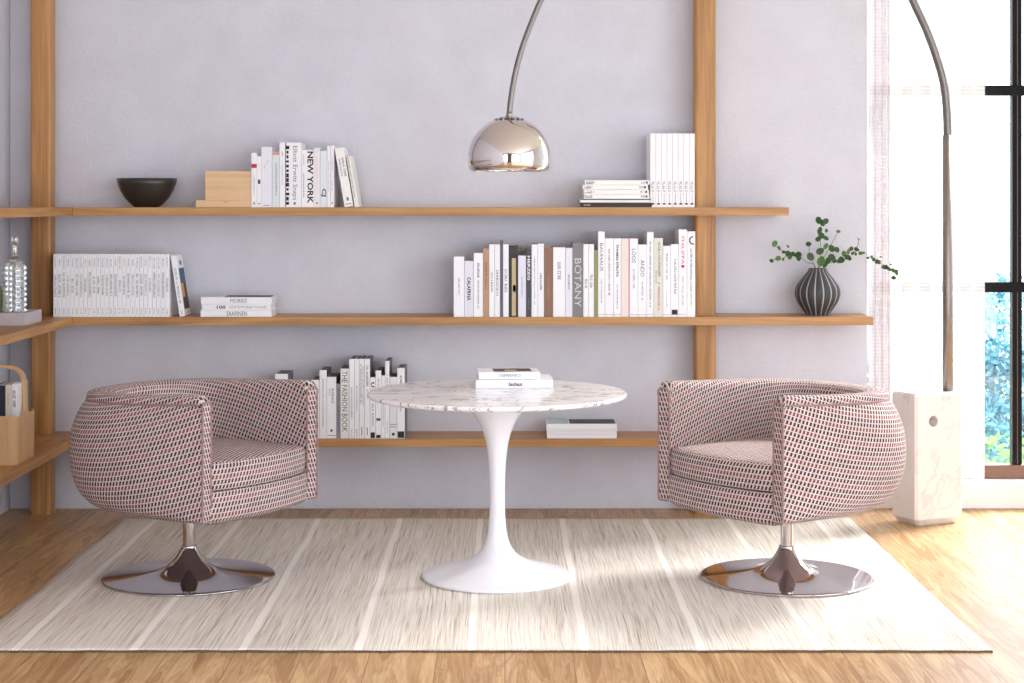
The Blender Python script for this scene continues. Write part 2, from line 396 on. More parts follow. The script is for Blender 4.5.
# ------------------------------------------------------------------ outside
struct(MB().box(-20, 40, 9, 60, -4.2, -4).obj('lawn_ground', simple('grass_ground', (170,196,140), .95, noise=.3, nscale=2)))
def tree(X, Y, top, r, rgb, lab, n=9000, zlow=-3.9):
    e = empty('tree', (X, Y, -4)); tag(e, lab, 'tree')
    MB().tube([(0,0,0),(.1,0,1.5),(0,.1,3),(0.05,0,top+4-.8)], [.14,.11,.08,.03], 8).obj('trunk', simple('bark', (120,104,90), .9), e, smooth=True)
    vs = []; fs = []
    blobs = []
    for k in range(16):
        a = random.uniform(0, 2*PI); z = random.uniform(.9, top+4-.45)
        rr = r*.75*math.sin(PI*min(1, max(.12, z/(top+4.2))))
        blobs.append(Vector((rr*math.cos(a)*random.uniform(.2,1), rr*math.sin(a)*random.uniform(.2,1), z)))
    blobs.append(Vector((0,0,top+4-.4)))
    for i in range(n):
        bl = random.choice(blobs); d = Vector((random.gauss(0,1), random.gauss(0,1), random.gauss(0,1))).normalized()
        p = bl + d*random.uniform(.75,1)*.48
        u = Vector((random.gauss(0,1), random.gauss(0,1), random.gauss(0,1))).normalized(); v = u.orthogonal().normalized(); s = random.uniform(.028,.055)
        k = len(vs); vs += [p-u*s, p+v*s*.55, p+u*s, p-v*s*.55]; fs.append((k,k+1,k+2,k+3))
    mobj('foliage', vs, fs, simple('leaf', rgb, .7, noise=.4, nscale=5), e)
tree(3.25, 13.9, .25, .8, (70,118,84), 'pale leafy tree outside behind the sheer curtain')
tree(3.35, 11.6, -.20, .70, (110,160,80), 'low bright green tree outside below the clear window pane')
tree(4.75, 15.6, .72, 1.0, (76,140,160), 'tall tree with haze-tinted blue-green leaves outside beyond the clear window pane', 12000)  # distance haze is put into the bluish leaf colour
tree(7.2, 15.0, .5, 1.1, (50,100,114), 'tree with haze-tinted blue leaves outside past the window mullion')  # leaf colour carries the blue of distance haze
tree(5.4, 19.2, .6, 1.3, (90,134,146), 'hazy blue tree outside beyond the curtained pane')  # haze painted as a pale blue leaf colour
bld = empty('apartment_tower', (6.1, 30, -4)); tag(bld, 'pale tower block far outside behind the curtained window', 'building')
MB().box(-1.0, 1.4, 0, 3, 0, 10.5).obj('wall', simple('pale_render', (206,210,222), .9), bld)
tg = simple('tower_glass', (150,168,196), .2)
for i in range(4):
    for j in range(12): MB().box(-.8+i*.56, -.45+i*.56, -.03, 0, .5+j*.82, .95+j*.82).obj('window', tg, bld)

# ------------------------------------------------------------------ rug
RX0, RX1, RY0, RY1 = -1.727, 1.557, 5.50, 7.79
nx, ny = 90, 60; vs = []; fs = []; fm = []
rug = empty('area_rug', ((RX0+RX1)/2, (RY0+RY1)/2, 0)); cx, cy = rug.location.x, rug.location.y
tag(rug, 'large flat-woven beige rug with thin cream stripes lying under table and chairs', 'rug')
for i in range(nx+1):
    for j in range(ny+1):
        x = RX0+(RX1-RX0)*i/nx; y = RY0+(RY1-RY0)*j/ny
        ex = .006*math.sin(y*6.1)*(1 if i == 0 else 0)
        vs.append((x+ex, y+.0025*math.sin(x*37)*(1 if j in (0,) else 0), .0062+.0012*math.sin(x*3.3+y*2)))
for i in range(nx):
    for j in range(ny): a = i*(ny+1)+j; fs.append((a, a+ny+1, a+ny+2, a+1)); fm.append(0)
top = len(vs)
edge = [i*(ny+1) for i in range(nx+1)] + [nx*(ny+1)+j for j in range(1, ny+1)] + [i*(ny+1)+ny for i in range(nx-1,-1,-1)] + [j for j in range(ny-1,0,-1)]
for e in edge: vs.append((vs[e][0], vs[e][1], .0008))
for k in range(len(edge)):
    l = (k+1) % len(edge); fs.append((edge[k], top+k, top+l, edge[l])); fm.append(1)
vs = [(x-cx, y-cy, z) for x,y,z in vs]
rug_top = mobj('woven_field', vs, fs, [RUG, RUG_EDGE], rug, fm=fm, smooth=True)
# selvedge yarn at the near end
f = MB(); x = RX0
while x < RX1-.004:
    wd = random.uniform(.004, .009); d = random.uniform(.001, .007)
    f.box(x-cx, x+wd-cx, RY0-d-cy, RY0+.004-cy, .0009, .0058); x += wd*random.uniform(1.0, 1.7)
f.obj('fringe', RUG_EDGE, rug)

# ------------------------------------------------------------------ shelving unit
TH = .037; YS = 7.785; ZS = {'top': 1.411, 'mid': .915, 'low': .3645}; XM = -1.954
sh = empty('wall_shelving', (0, YW, 0)); tag(sh, 'floor-to-ceiling oak shelving wrapping the corner, three long boards on two posts', 'shelf unit')
def rel(poly): return [(x, y-YW) for x, y in poly]
for key, xe in (('top', PX(789, YS)), ('mid', PX(873.5, YS)), ('low', PX(789, YS))):
    z = ZS[key]
    MB().prism(rel([(XM+.0012, YS), (xe, YS), (xe, YW-.001), (XL+.0035, YW-.001)]), z-TH, z).obj('shelf_board', OAK_X, sh, bevel=.0012)
    MB().prism(rel([(XL+.002, 4.9), (XM, 4.9), (XM, YS), (XL+.002, YW-.0025)]), z-TH, z).obj('side_board', OAK_Y, sh, bevel=.0012)
def rrect(cx, cy, w, d, r, n=5):
    P = []
    for sx_, sy_, a0 in ((1,1,0),(-1,1,90),(-1,-1,180),(1,-1,270)):
        for k in range(n+1):
            a = math.radians(a0+90*k/n); P.append((cx+sx_*(w/2-r)+r*math.cos(a), cy+sy_*(d/2-r)+r*math.sin(a)))
    return P
for px in (40.4, 705.4):
    MB().prism(rel(rrect(PX(px, 7.90), 7.945, .098, .090, .016)), 0, ZC).obj('post', OAK_Z, sh)

# ------------------------------------------------------------------ text
def text_data(body, bold=False):
    cu = bpy.data.curves.new('t', 'FONT'); cu.body = body; cu.size = 1; cu.resolution_u = 2
    cu.align_x = 'LEFT'
    if bold: cu.offset = .028
    o = bpy.data.objects.new('t', cu); COL.objects.link(o)
    dg = bpy.context.evaluated_depsgraph_get()
    me = bpy.data.meshes.new_from_object(o.evaluated_get(dg))
    vs = [v.co.copy() for v in me.vertices]; fs = [tuple(p.vertices) for p in me.polygons]
    bpy.data.objects.remove(o); bpy.data.curves.remove(cu); bpy.data.meshes.remove(me)
    return vs, fs
_tc = {}
def text_fit(body, length, height, bold=False):
    """verts of the text scaled to a length x height box centred on the origin"""
    key = (body, bold)
    if key not in _tc: _tc[key] = text_data(body, bold)
    vs, fs = _tc[key]
    x0 = min(v.x for v in vs); x1 = max(v.x for v in vs); y0 = min(v.y for v in vs); y1 = max(v.y for v in vs)
    a = length/(x1-x0); c = height/(y1-y0)
    return [((v.x-(x0+x1)/2)*a, (v.y-(y0+y1)/2)*c) for v in vs], fs
def marks(length, height, seed):
    """a line of small unreadable letter-like strokes"""
    r = random.Random(seed); vs = []; fs = []; x = -length/2
    def q(a, b, c, d):
        k = len(vs); vs.extend([(a,c),(b,c),(b,d),(a,d)]); fs.append((k,k+1,k+2,k+3))
    h = height/2
    while x < length/2-height*.4:
        if r.random() < .14: x += height*.45; continue
        lw = height*r.uniform(.42,.62); t = height*.15; k = r.randrange(5)
        q(x, x+t, -h, h)
        if k in (0,1): q(x+t, x+lw, h-t, h)
        if k in (1,2,3): q(x+t, x+lw, -h, -h+t)
        if k in (0,3): q(x+t, x+lw*.9, -t/2, t/2)
        if k in (2,4,0): q(x+lw-t, x+lw, -h+t if k == 2 else -h, h-t if k==0 else h)
        x += lw+height*.22
    return vs, fs

def blob_rect(length, height):
    return [(-length/2,-height/2),(length/2,-height/2),(length/2,height/2),(-length/2,height/2)], [(0,1,2,3)]

def book(w, h, d, col, loc, texts=(), rot=0, lying=False, pages=True, dark_side=None, rz=0, hard=True, page_mat=None):
    """w thickness, h height, d depth; spine faces -Y at local y=0. texts: (kind, body, centre along the height from the bottom (0..1),
       length, height, across offset, material)"""
    e = empty('book', loc, (0, PI/2 if lying else rot, rz))
    t = min(.0022, w*.16)
    x0, x1 = -w/2, w/2
    r = min(.0012, w*.15)
    U = [(x0, d), (x0, r), (x0+r*.35, r*.3), (x0+r, 0), (x1-r, 0), (x1-r*.35, r*.3), (x1, r), (x1, d), (x1-t, d), (x1-t, t+.001), (x0+t, t+.001), (x0+t, d)]
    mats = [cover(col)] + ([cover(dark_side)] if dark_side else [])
    n = len(U)
    vs = [(x,y,0) for x,y in U]+[(x,y,h) for x,y in U]
    fs = []; fm = []
    for i in range(n):
        j = (i+1) % n; fs.append((i, j, n+j, n+i)); fm.append(1 if dark_side and i in (6, 7, 0, 11) else 0)
    for base, rev in ((0, True), (n, False)):
        for q in ((0,1,10,11), (1,2,3,10), (3,4,9,10), (4,5,6,9), (6,7,8,9)):
            qq = [base+i for i in q]; fs.append(tuple(qq[::-1] if rev else qq)); fm.append(1 if dark_side and q in ((0,1,10,11),(6,7,8,9)) else 0)
    mobj('cover', vs, fs, mats, e, fm=fm)
    if pages:
        ins = .0025 if hard else .0004
        MB().box(x0+t+.0001, x1-t-.0001, t+.0012, d-.003, ins, h-ins).obj('page_block', page_mat or PAGES, e)
    for tx in texts:
        kind, body, cz, ln, th, ox, mat = tx
        if kind == 't': V, Fc = text_fit(body, ln, th)
        elif kind == 'b': V, Fc = text_fit(body, ln, th, True)
        elif kind == 'm': V, Fc = marks(ln, th, body)
        else: V, Fc = blob_rect(ln, th)
        if kind == 'd':   # downward-pointing heart
            V = [(ln/2,0),(-.05*ln,th/2),(-.4*ln,th*.45),(-.5*ln,th*.2),(-.3*ln,0),(-.5*ln,-th*.2),(-.4*ln,-th*.45),(-.05*ln,-th/2)]; Fc = [tuple(range(8))[::-1]]
        zc = cz*h; yy = -.0003 if kind != 'r' else -.00015
        if lying: P = [(-y+ox, yy, x+zc) for x, y in V]
        else: P = [(y+ox, yy, -x+zc) for x, y in V]
        mobj({'t':'title_lettering','b':'title_lettering','m':'title_lettering','r':'spine_print','d':'spine_print'}[kind], P, Fc, mat, e)
    return e

YB = 7.795
def upright(x0, x1, top, shelf, col, label, texts=(), group=None, d=.19, rot=0, y=YB, **k):
    z = ZS[shelf]; w = (x1-x0)*y/F-.0006; h = PZ(top, y)-z
    e = book(w, h, d, col, (PX((x0+x1)/2, y), y, z+.0004), texts, **k)
    e.rotation_euler[1] = rot
    tag(e, label, 'book', group); return e

G_TOP = 'books standing on the top shelf'; G_MID = 'books standing on the middle shelf'; G_LOW = 'books standing on the low shelf'
# ---- top shelf, group beside the wooden block
T = 'top'
upright(251.2, 257, 153, T, W1, 'thin white book with a red band on its spine, touching the wooden block', [('r','',.76,.018,.024,0,RED_INK),('m',3,.4,.09,.004,0,GREY_INK),('r','',.07,.009,.008,0,GREY_INK)], G_TOP)
upright(257, 261.2, 156.5, T, W1, 'thin white book with a small dark emblem mid-spine, next to the red-banded book', [('r','',.50,.02,.010,0,INK),('r','',.07,.005,.008,0,GREY_INK)], G_TOP)
upright(261.2, 272, 147, T, W2, 'thick plain white book with three faint lines of print near the spine top, top shelf', [('m',5,.76,.014,.0035,.006,GREY_INK),('m',6,.72,.012,.0035,0,GREY_INK),('m',7,.67,.02,.003,-.01,GREY_INK),('r','',.03,.003,.026,0,GREY_INK)], G_TOP)
upright(272.2, 279.4, 152, T, (222,230,234), 'pale grey book with a pink top band and fine grey title, top shelf', [('r','',.97,.012,.030,0,simple('salmon_print',(226,150,146),.6)),('m',8,.5,.145,.006,.002,MID_INK)], G_TOP)
upright(279.5, 285.2, 142.5, T, W1, 'tall narrow white book standing before the book with a black photo strip', [('m',9,.82,.02,.005,0,GREY_INK),('m',10,.5,.09,.003,0,GREY_INK)], G_TOP)
e = upright(285.3, 301.3, 142.7, T, W1, 'thick tall white book with a black strip of photographs along its spine edge', [('t','Elliott Erwitt Snaps',.53,.245,.026,.006,GREY_INK),('r','',.5,.288,.003,-.034,INK),('r','',.06,.012,.01,.006,GREY_INK)]+[('r','',.06+.072*i,random.uniform(.008,.018),random.uniform(.008,.017),-.026,INK) for i in range(13)], G_TOP)
upright(301.4, 313.9, 150, T, W1, 'white book with NEW YORK in big bold black letters down its spine', [('b','NEW YORK',.52,.235,.027,.012,INK),('m',11,.38,.11,.005,-.018,MID_INK),('m',12,.82,.05,.004,-.018,GREY_INK)], G_TOP)
upright(314, 320, 148, T, (240,236,240), 'white book with faint pink print, touching the NEW YORK book', [('m',13,.55,.17,.004,0,simple('pale_pink_ink',(222,180,190),.6)),('r','',.07,.008,.008,0,GREY_INK)], G_TOP)
upright(320.1, 327, 151, T, (226,234,240), 'pale blue-white book with a bold black monogram low on its spine, top shelf', [('b','CJ',.26,.036,.024,0,INK)], G_TOP)
upright(327.1, 330.4, 146, T, W1, 'very thin white book between the monogram book and the last upright one, top shelf', [('m',15,.5,.14,.003,0,GREY_INK)], G_TOP)
upright(330.5, 334, 145.6, T, W1, 'thin white book that the first leaning book rests against, top shelf', [('m',16,.55,.16,.003,0,GREY_INK),('r','',.07,.008,.006,0,GREY_INK)], G_TOP)
z = ZS[T]
def leaning(x0b, xtop, w, h, shelf, col, label, texts, group, dark_side=None, d=.19):
    """bottom-left corner pixel x0b, top-left corner pixel xtop (to the left)"""
    z = ZS[shelf]; dx = (x0b-xtop)*YB/F; a = math.asin(dx/h)
    # rotate about the bottom-left corner: tilt to the left, so the lower edge rests on its left.. right corner
    e = book(w, h, d, col, (0,0,0), texts, dark_side=dark_side)
    e.rotation_euler[1] = -a
    # local corners after rotation by -a about Y: x' = x cos a - z sin a ; z' = x sin a + z cos a
    xl = PX(x0b, YB)
    zl = z + (w/2)*math.sin(a)+.0004   # bottom-left corner touches the shelf: (-w/2) sin a
    e.location = (xl + (w/2)*math.cos(a), YB, zl)
    tag(e, label, 'book', group); return e
leaning(344.6, 334.6, .040, .268, T, W3, 'thick white book leaning against the upright ones, top shelf', [('m',17,.66,.09,.010,.008,MID_INK),('m',18,.66,.085,.008,-.007,GREY_INK),('r','',.13,.016,.010,0,GREY_INK),('r','',.045,.004,.026,0,GREY_INK)], G_TOP)
leaning(354.8, 346.2, .019, .232, T, (236,236,232), 'thin white book with a dark fine-lettered title, leaning behind the thick leaning one, top shelf', [('m',19,.6,.19,.005,-.002,MID_INK)], G_TOP)
# ---- eight tall white volumes beside the post
for i in range(8):
    x = 650.2+i*5.58
    upright(x, x+5.5, 133.6, T, W1, 'tall white volume in the uniform set of eight beside the oak post, top shelf', [('m',40,.28,.045,.010,0,GREY_INK),('m',41,.27,.035,.005,-.005,GREY_INK),('r','',.12,.05,.0022,0,GREY_INK),('r','',.045,.007,.013,0,INK)], 'uniform white volumes on the top shelf', d=.22)
def lying(x0, x1, y0, y1, zbase, col, label, texts=(), cat='book', group=None, d=.2, y=YB, rz=0, th=None, **k):
    """y0 top pixel, y1 bottom pixel"""
    w = th or (y1-y0)*y/F-.0005; ln = (x1-x0)*y/F
    e = book(w, ln, d, col, (PX(x0, y), y, zbase+w/2+.0003), texts, lying=True, rz=rz, **k)
    tag(e, label, cat, group); return zbase+w+.0006
z = ZS[T]; g = 'books lying flat on the top shelf'
z = lying(580, 652, 202.4, 207, z, (26,24,28), 'black book at the bottom of the flat stack on the top shelf', [('m',22,.10,.03,.006,0,SILVER_INK)], group=g)
z = lying(580.5, 651, 198.6, 202.4, z, (232,232,234), 'thin book with black cover edge, second lowest in the flat top-shelf stack', [('r','',.5,.317,.004,-.006,INK)], group=g)
nm = ['lowest of the four white magazines in the flat stack on the top shelf','white magazine second from the bottom of the four, flat stack on the top shelf','white magazine second from the top of the flat stack on the top shelf','uppermost white magazine of the flat stack on the top shelf']
for i in range(4):
    dx = (0.5, 0, -1.0, .8)[i]
    z = lying(584+dx, 649+dx, 0, 0, z, W3, nm[i], [('m',30+i,.085,.042,.010,-.001,GREY_INK),('m',36+i,.07,.03,.006,.004,INK),('m',44+i,.92,.03,.010,0,GREY_INK),('r','',.955,.008,.010,0,INK)], cat='magazine', group='white magazines on the top shelf', th=.0205)

# ---- middle shelf: matching series
M_ = 'mid'
for i in range(27):
    x = 53.2+i*4.305; r = random.Random(i)
    upright(x, x+4.22, 254.2, M_, (246,247,252), 'slim white volume in the long row of matching volumes beside the oak post, middle shelf',
        [('m',100+i,.86,r.uniform(.028,.06),.006,0,GREY_INK),('m',200+i,.5,r.uniform(.055,.12),.009,0,MID_INK if i % 3 else GREY_INK),('m',300+i,.09,.03,.005,0,MID_INK)],
        'matching white series volumes on the middle shelf')
pb_ = leaning(179.6, 170.4, .0245, .278, M_, W1, 'white book with blue and orange cover photo leaning on the matching row', [('m',50,.5,.16,.008,0,GREY_INK),('m',51,.06,.02,.008,0,MID_INK)], G_MID, d=.15)
xc = .0245/2
for (nm_, z0, z1, y0, y1, mt) in (('cover_photo',.155,.217,.018,.142,simple('photo_blue',(44,92,130),.6)),('cover_photo',.030,.1548,.018,.142,simple('photo_brown',(84,54,44),.6,noise=.6,nscale=18)),('cover_emblem',.232,.252,.06,.10,MID_INK)):
    MB().box(xc-.0002, xc+.0003, y0, y1, z0, z1).obj(nm_, mt, pb_)
MB().box(xc+.0003, xc+.0006, .018, .075, .085, .150).obj('cover_photo', simple('photo_orange',(206,150,92),.6), pb_)
z = ZS[M_]; g = 'books lying flat on the middle shelf'
z = lying(200.6, 271.5, 310.4, 317, z, W1, 'white book lying at the bottom of the three, middle shelf', [('t','SAARINEN',.51,.092,.020,0,MID_INK)], group=g, d=.17)
z = lying(201.8, 271, 304.2, 310.4, z, W1, 'white book with a bold 100 on its spine, between two others lying flat', [('b','100',.28,.040,.015,0,BROWN_INK),('t','CONTEMPORARY HOUSES',.665,.17,.012,0,GREY_INK)], group=g, d=.17)
z = lying(201, 272, 297.4, 304.2, z, W1, 'white book with a dark cover lying on top of the three, middle shelf', [('t','MORRIS',.53,.075,.018,0,GREY_INK)], group=g, d=.17)
# dark cover photograph on the uppermost book
def cover_print(e_loc, x0, x1, y0, y1, z, mat, parent):
    MB().box(x0, x1, y0, y1, z, z+.0003).obj('cover_photo', mat, parent)
top_b = [o for o in bpy.data.objects if o.get('label','').startswith('white book with a dark cover')][0]
MB().box(-.0316/2-.0002-.0003, -.0316/2+.0002, .012, .155, .10, .31).obj('cover_photo', simple('dark_cover_photo',(34,40,36),.4), top_b)

# ---- middle shelf: mixed books
bl = [
 (453.6,464.3,256.6,W1,'thick white book at the free end of the long mixed row, middle shelf',[('m',60,.5,.075,.007,0,MID_INK)]),
 (464.4,473.5,261,(228,228,240),'shortest white book with bold black title, second in the long mixed row',[('b','CALAFRNA',.5,.105,.016,0,INK)]),
 (473.6,483,253,W1,'white book with a long two-tone title beside the thin tan book, middle shelf',[('m',61,.72,.07,.010,0,INK),('m',62,.35,.13,.007,0,GREY_INK)]),
 (483.1,489,248.4,(186,146,118),'thin tan brown book in the mixed row, middle shelf',[('m',63,.6,.12,.006,0,BROWN_INK)]),
 (489.1,494.6,244.3,W1,'white book touching the thin tan one, middle shelf',[('m',64,.47,.09,.009,0,MID_INK)]),
 (494.7,500,244.3,W1,'tall white book with low-set title next to the tall dark grey one',[('m',65,.46,.12,.010,0,MID_INK)]),
 (500.1,503,240.5,(92,98,106),'very thin tall dark grey book rising above its neighbours, middle shelf',[]),
 (503.1,508.7,244.3,W1,'white book between the thin dark grey one and the black one with a photo strip',[('m',66,.5,.11,.011,0,MID_INK)]),
 (508.8,518,245.8,(34,34,32),'black book with a beige photo strip down its spine, middle shelf',[('r','',.42,.26,.018,.002,simple('beige_photo',(196,172,136),.6)),('r','',.40,.03,.012,.004,BROWN_INK),('r','',.93,.03,.03,0,simple('dark_olive',(54,58,44),.6))]),
 (518.1,526,255.7,(232,230,242),'short lilac-white book beside the black photo-strip book, middle shelf',[('m',67,.5,.09,.007,0,GREY_INK)]),
 (526.1,531.4,249,(66,70,76),'dark grey book with white blocky letters down its spine, middle shelf',[('b','HERZEG',.72,.11,.012,0,WHITE_INK),('m',68,.2,.05,.006,0,GREY_INK)]),
 (531.5,537.6,244.6,W1,'white book with long faint title next to the dark grey blocky-lettered one',[('m',69,.5,.22,.005,0,GREY_INK)]),
 (537.7,544,243.8,W1,'white book with dark title touching the wide brown book, middle shelf',[('m',70,.48,.075,.010,0,INK)]),
 (544.1,553,247.4,(140,104,84),'wide brown book in the mixed row, middle shelf',[('m',71,.42,.10,.007,0,simple('faded_tan',(176,140,116),.6))]),
 (553.1,565.2,247.4,W1,'widest white book, between the brown one and the grey silver-lettered one',[('m',72,.67,.085,.014,0,MID_INK)]),
 (565.3,572.5,248,(230,230,240),'pale white book touching the grey book with big silver letters',[('m',73,.5,.07,.008,0,MID_INK)]),
 (572.6,583.2,242.7,(128,126,126),'grey book with big silver capital letters down its spine, middle shelf',[('t','BOTANY',.46,.22,.030,0,SILVER_INK)]),
 (583.3,588.6,244.3,W1,'white book right after the grey silver-lettered book, middle shelf',[('m',74,.45,.045,.010,0,INK)]),
 (588.7,594,244.3,W1,'white book touching the thin olive one, middle shelf',[('m',75,.47,.07,.012,0,MID_INK)]),
 (594.1,598,250,(150,146,98),'thin olive green book in the mixed row, middle shelf',[]),
 (598.1,604.9,231.5,W1,'very tall white book with a large grey title, beside the thin olive one',[('t','BAUHAUS',.70,.125,.014,0,MID_INK),('m',76,.3,.11,.006,0,GREY_INK)]),
 (605,613.5,238.4,W1,'white book with a fine spaced title between the tall one and the bold-titled one',[('m',77,.57,.21,.008,0,MID_INK)]),
 (613.6,621,238.4,W1,'white book with a bold black title beside the pale pink book',[('b','THOMAS STRUTH',.72,.145,.011,0,INK),('m',78,.26,.11,.006,0,GREY_INK)]),
 (621.1,629.5,238.6,(236,222,218),'pale pink book with a magenta edge, middle shelf',[('r','',.5,.355,.003,.0165,PINK_INK)]),
 (629.6,638,238.6,W1,'white book with four big light capitals, next to the pale pink book',[('t','LOOS',.78,.062,.018,0,MID_INK),('m',79,.48,.09,.008,0,GREY_INK)]),
 (638.1,646.8,244.6,W1,'shorter white book with four dark capitals next to a much taller one',[('t','ANDO',.67,.075,.018,0,MID_INK),('m',80,.35,.085,.008,0,GREY_INK)]),
 (646.9,653.7,232,W1,'very tall white book with a full-length grey title beside the grey-green one',[('m',81,.5,.30,.008,0,MID_INK)]),
 (653.8,663,238,(222,222,212),'grey-green tinted book with red print low on its spine, middle shelf',[('m',82,.72,.16,.010,.004,MID_INK),('m',83,.25,.13,.010,.002,RED_INK),('m',84,.5,.06,.006,-.010,GREY_INK)]),
 (663.1,670.6,246,W1,'short white book touching the grey-green tinted one, middle shelf',[('m',85,.7,.12,.008,0,MID_INK),('m',86,.25,.08,.004,0,GREY_INK)]),
 (670.7,678.6,244.3,W1,'white book with a black square at the foot of its spine, middle shelf',[('r','',.065,.022,.026,0,INK),('m',87,.55,.16,.010,.003,MID_INK)]),
 (678.7,687,229.5,W1,'tallest white book, pink capitals and a small dark heart on its spine',[('t','PHILIPPA',.76,.125,.014,0,PINK_INK),('d','',.575,.016,.016,0,RED_INK),('m',88,.3,.13,.008,0,GREEN_INK)]),
]
for (x0,x1,tp,c,lab,tx) in bl:
    if c in (W1,) and x0 > 597: tx = tx+[('r','',.03,.0016,(x1-x0)*YB/F-.002,0,GREY_INK)]
    upright(x0,x1,tp,M_,c,lab,tx,G_MID)
e = upright(687.1,695.3,231.5,M_,W1,'tall white book with a dark curled ring printed on its spine, touching the oak post',[('m',89,.55,.2,.009,0,MID_INK),('m',90,.2,.06,.008,0,GREEN_INK)],G_MID)
ring = []; 
for k in range(15):
    a = math.radians(95+ k*13); ring.append((.010+.017*math.cos(a), -.0004, .346+.017*math.sin(a)))
MB().tube(ring, .0028, 6).obj('printed_ring', BROWN_INK, e)

# ---- low shelf books
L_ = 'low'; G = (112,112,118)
ll = [
 (275,288,374,W1,'white book whose top just shows above the fabric chair, low shelf',[('m',95,.5,.1,.01,0,GREY_INK)]),
 (311.5,319.2,380,W1,'white book partly hidden by the chair arm, black square low on its spine',[('m',110,.7,.12,.006,0,BLUE_INK),('r','',.24,.03,.022,.002,INK)]),
 (319.4,326.7,370.2,W1,'tall white book with a long faint title near the chair arm, low shelf',[('m',111,.52,.22,.006,0,GREY_INK)]),
 (326.8,336.3,377,W1,'thick white book with a slanted grey title and small emblem, low shelf',[('m',112,.68,.075,.011,.006,MID_INK),('m',113,.75,.035,.008,-.008,GREY_INK),('r','',.13,.010,.010,0,MID_INK),('r','',.05,.003,.034,0,GREY_INK)]),
 (336.4,340.2,384,(150,150,160),'thin grey book with dark dots, beside the large serif-titled book, low shelf',[('m',114,.5,.21,.006,0,INK)]),
 (340.4,348.9,368.7,(236,236,236),'white book with THE FASHION BOOK in large letters, low shelf',[('t','THE FASHION BOOK',.53,.275,.024,0,MID_INK)]),
 (349.1,354.4,359,W1,'first of the four tallest white books, next to THE FASHION BOOK',[('m',115,.45,.14,.006,0,GREY_INK),('m',116,.07,.035,.005,0,MID_INK)]),
 (354.5,359.2,359,W1,'second of the four tallest white books on the low shelf',[('m',117,.5,.12,.006,0,GREY_INK),('m',118,.07,.035,.005,0,MID_INK)]),
 (359.3,364.4,359,W1,'third of the four tallest white books, long grey title, low shelf',[('m',119,.68,.18,.008,-.004,GREY_INK),('m',120,.66,.18,.006,.006,GREY_INK),('r','',.09,.04,.003,0,MID_INK)]),
 (364.5,370,359,W1,'last of the four tallest white books, bold black title, low shelf',[('m',121,.79,.10,.010,0,INK),('m',122,.55,.05,.006,0,PINK_INK),('r','',.09,.035,.003,0,MID_INK)]),
 (370.1,375.4,377.5,W1,'short white book with a black block at its foot behind the table edge, low shelf',[('b','U',.88,.022,.016,0,INK),('m',123,.4,.11,.008,0,GREY_INK),('r','',.055,.026,.019,0,INK)]),
 (375.5,381.3,370.6,W1,'white book with a small dark slanted leaf print, seen through under the table edge',[('m',124,.8,.05,.006,0,MID_INK),('r','',.28,.012,.018,0,MID_INK),('r','',.03,.014,.020,0,INK)]),
 (381.4,385,375.5,W1,'thin white book behind the table edge, beside the tall dark-sided one',[('m',125,.4,.12,.004,0,GREY_INK)]),
 (385.1,389.4,361,W1,'tall thin white book with a dark grey side, behind the table edge',[('m',126,.75,.06,.006,0,GREY_INK),('m',127,.15,.06,.004,0,GREY_INK)]),
 (389.5,397,377,(230,232,240),'white book with two thin lines across its spine, behind the table edge',[('r','',.23,.003,.028,0,MID_INK),('r','',.19,.003,.028,0,MID_INK),('r','',.07,.012,.012,0,INK)]),
 (397.1,404.7,368,W1,'white book with black foot and red print at the open end, low shelf',[('m',128,.82,.045,.010,0,INK),('m',129,.45,.06,.010,0,RED_INK),('r','',.055,.03,.030,0,INK),('r','',.055,.008,.008,0,WHITE_INK)]),
]
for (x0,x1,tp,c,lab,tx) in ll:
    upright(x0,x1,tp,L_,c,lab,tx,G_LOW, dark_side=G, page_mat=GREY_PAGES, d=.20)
z = ZS[L_]; g = 'books lying flat on the low shelf'
z = lying(547, 616.8, 434.8, 438.6, z, W1, 'lowest of the three flat white books past the table foot, low shelf', [], group=g)
z = lying(547, 616.8, 431, 434.8, z, W2, 'middle of the three flat white books past the table foot, low shelf', [], group=g)
lying(546.6, 617, 423.9, 431, z, W1, 'flat white book with a mint and black cover, on top of the three, low shelf', [('r','',.5,.31,.0012,.008,GREY_INK)], group=g)
tb = [o for o in bpy.data.objects if o.get('label','').startswith('flat white book with a mint')][0]
wt = (431-423.9)*YB/F-.0005
MB().box(-wt/2-.0004, -wt/2+.0002, .001, .196, .002, .10).obj('cover_print', simple('mint_print',(184,212,208),.5), tb)
MB().box(-wt/2-.0006, -wt/2+.0002, .008, .17, .105, .313).obj('cover_photo', simple('forest_photo',(44,52,44),.5,noise=.6,nscale=30), tb)

# ------------------------------------------------------------------ bowl and wooden block
z = ZS[T]
yb = 7.91
bw = [(0,0),(.055,0),(.060,.004),(.078,.018),(.100,.042),(.119,.073),(.131,.103),(.1375,.131),(.1345,.132),(.1275,.104),(.115,.076),(.096,.047),(.07,.022),(.04,.010),(0,.008)]
e = MB().lathe(bw, 64).obj('bowl', simple('dark_bronze_glaze', (64,58,54), .32, .35, noise=.35, nscale=9), smooth=True, loc=(PX(146.9, yb), yb, z+.0005))
tag(e, 'dark bronze-grey bowl on the top shelf beside the wooden block', 'bowl')
bk = empty('wooden_bookend', (PX(223.5, YB), YB, z+.0005)); tag(bk, 'pale wooden L-shaped bookend holding the books on the top shelf', 'bookend')
x0 = PX(195.8, YB)-bk.location.x; x1 = PX(250.8, YB)-bk.location.x; xb = PX(205.1, YB)-bk.location.x
MB().box(x0, x1, 0, .19, 0, .031).obj('base', BIRCH, bk, bevel=.001)
MB().box(xb, x1, .003, .187, .0312, .163).obj('upright', BIRCH, bk, bevel=.001)
kn = [(.012*math.cos(PI*k/12), .008*math.sin(PI*k/12)) for k in range(13)]
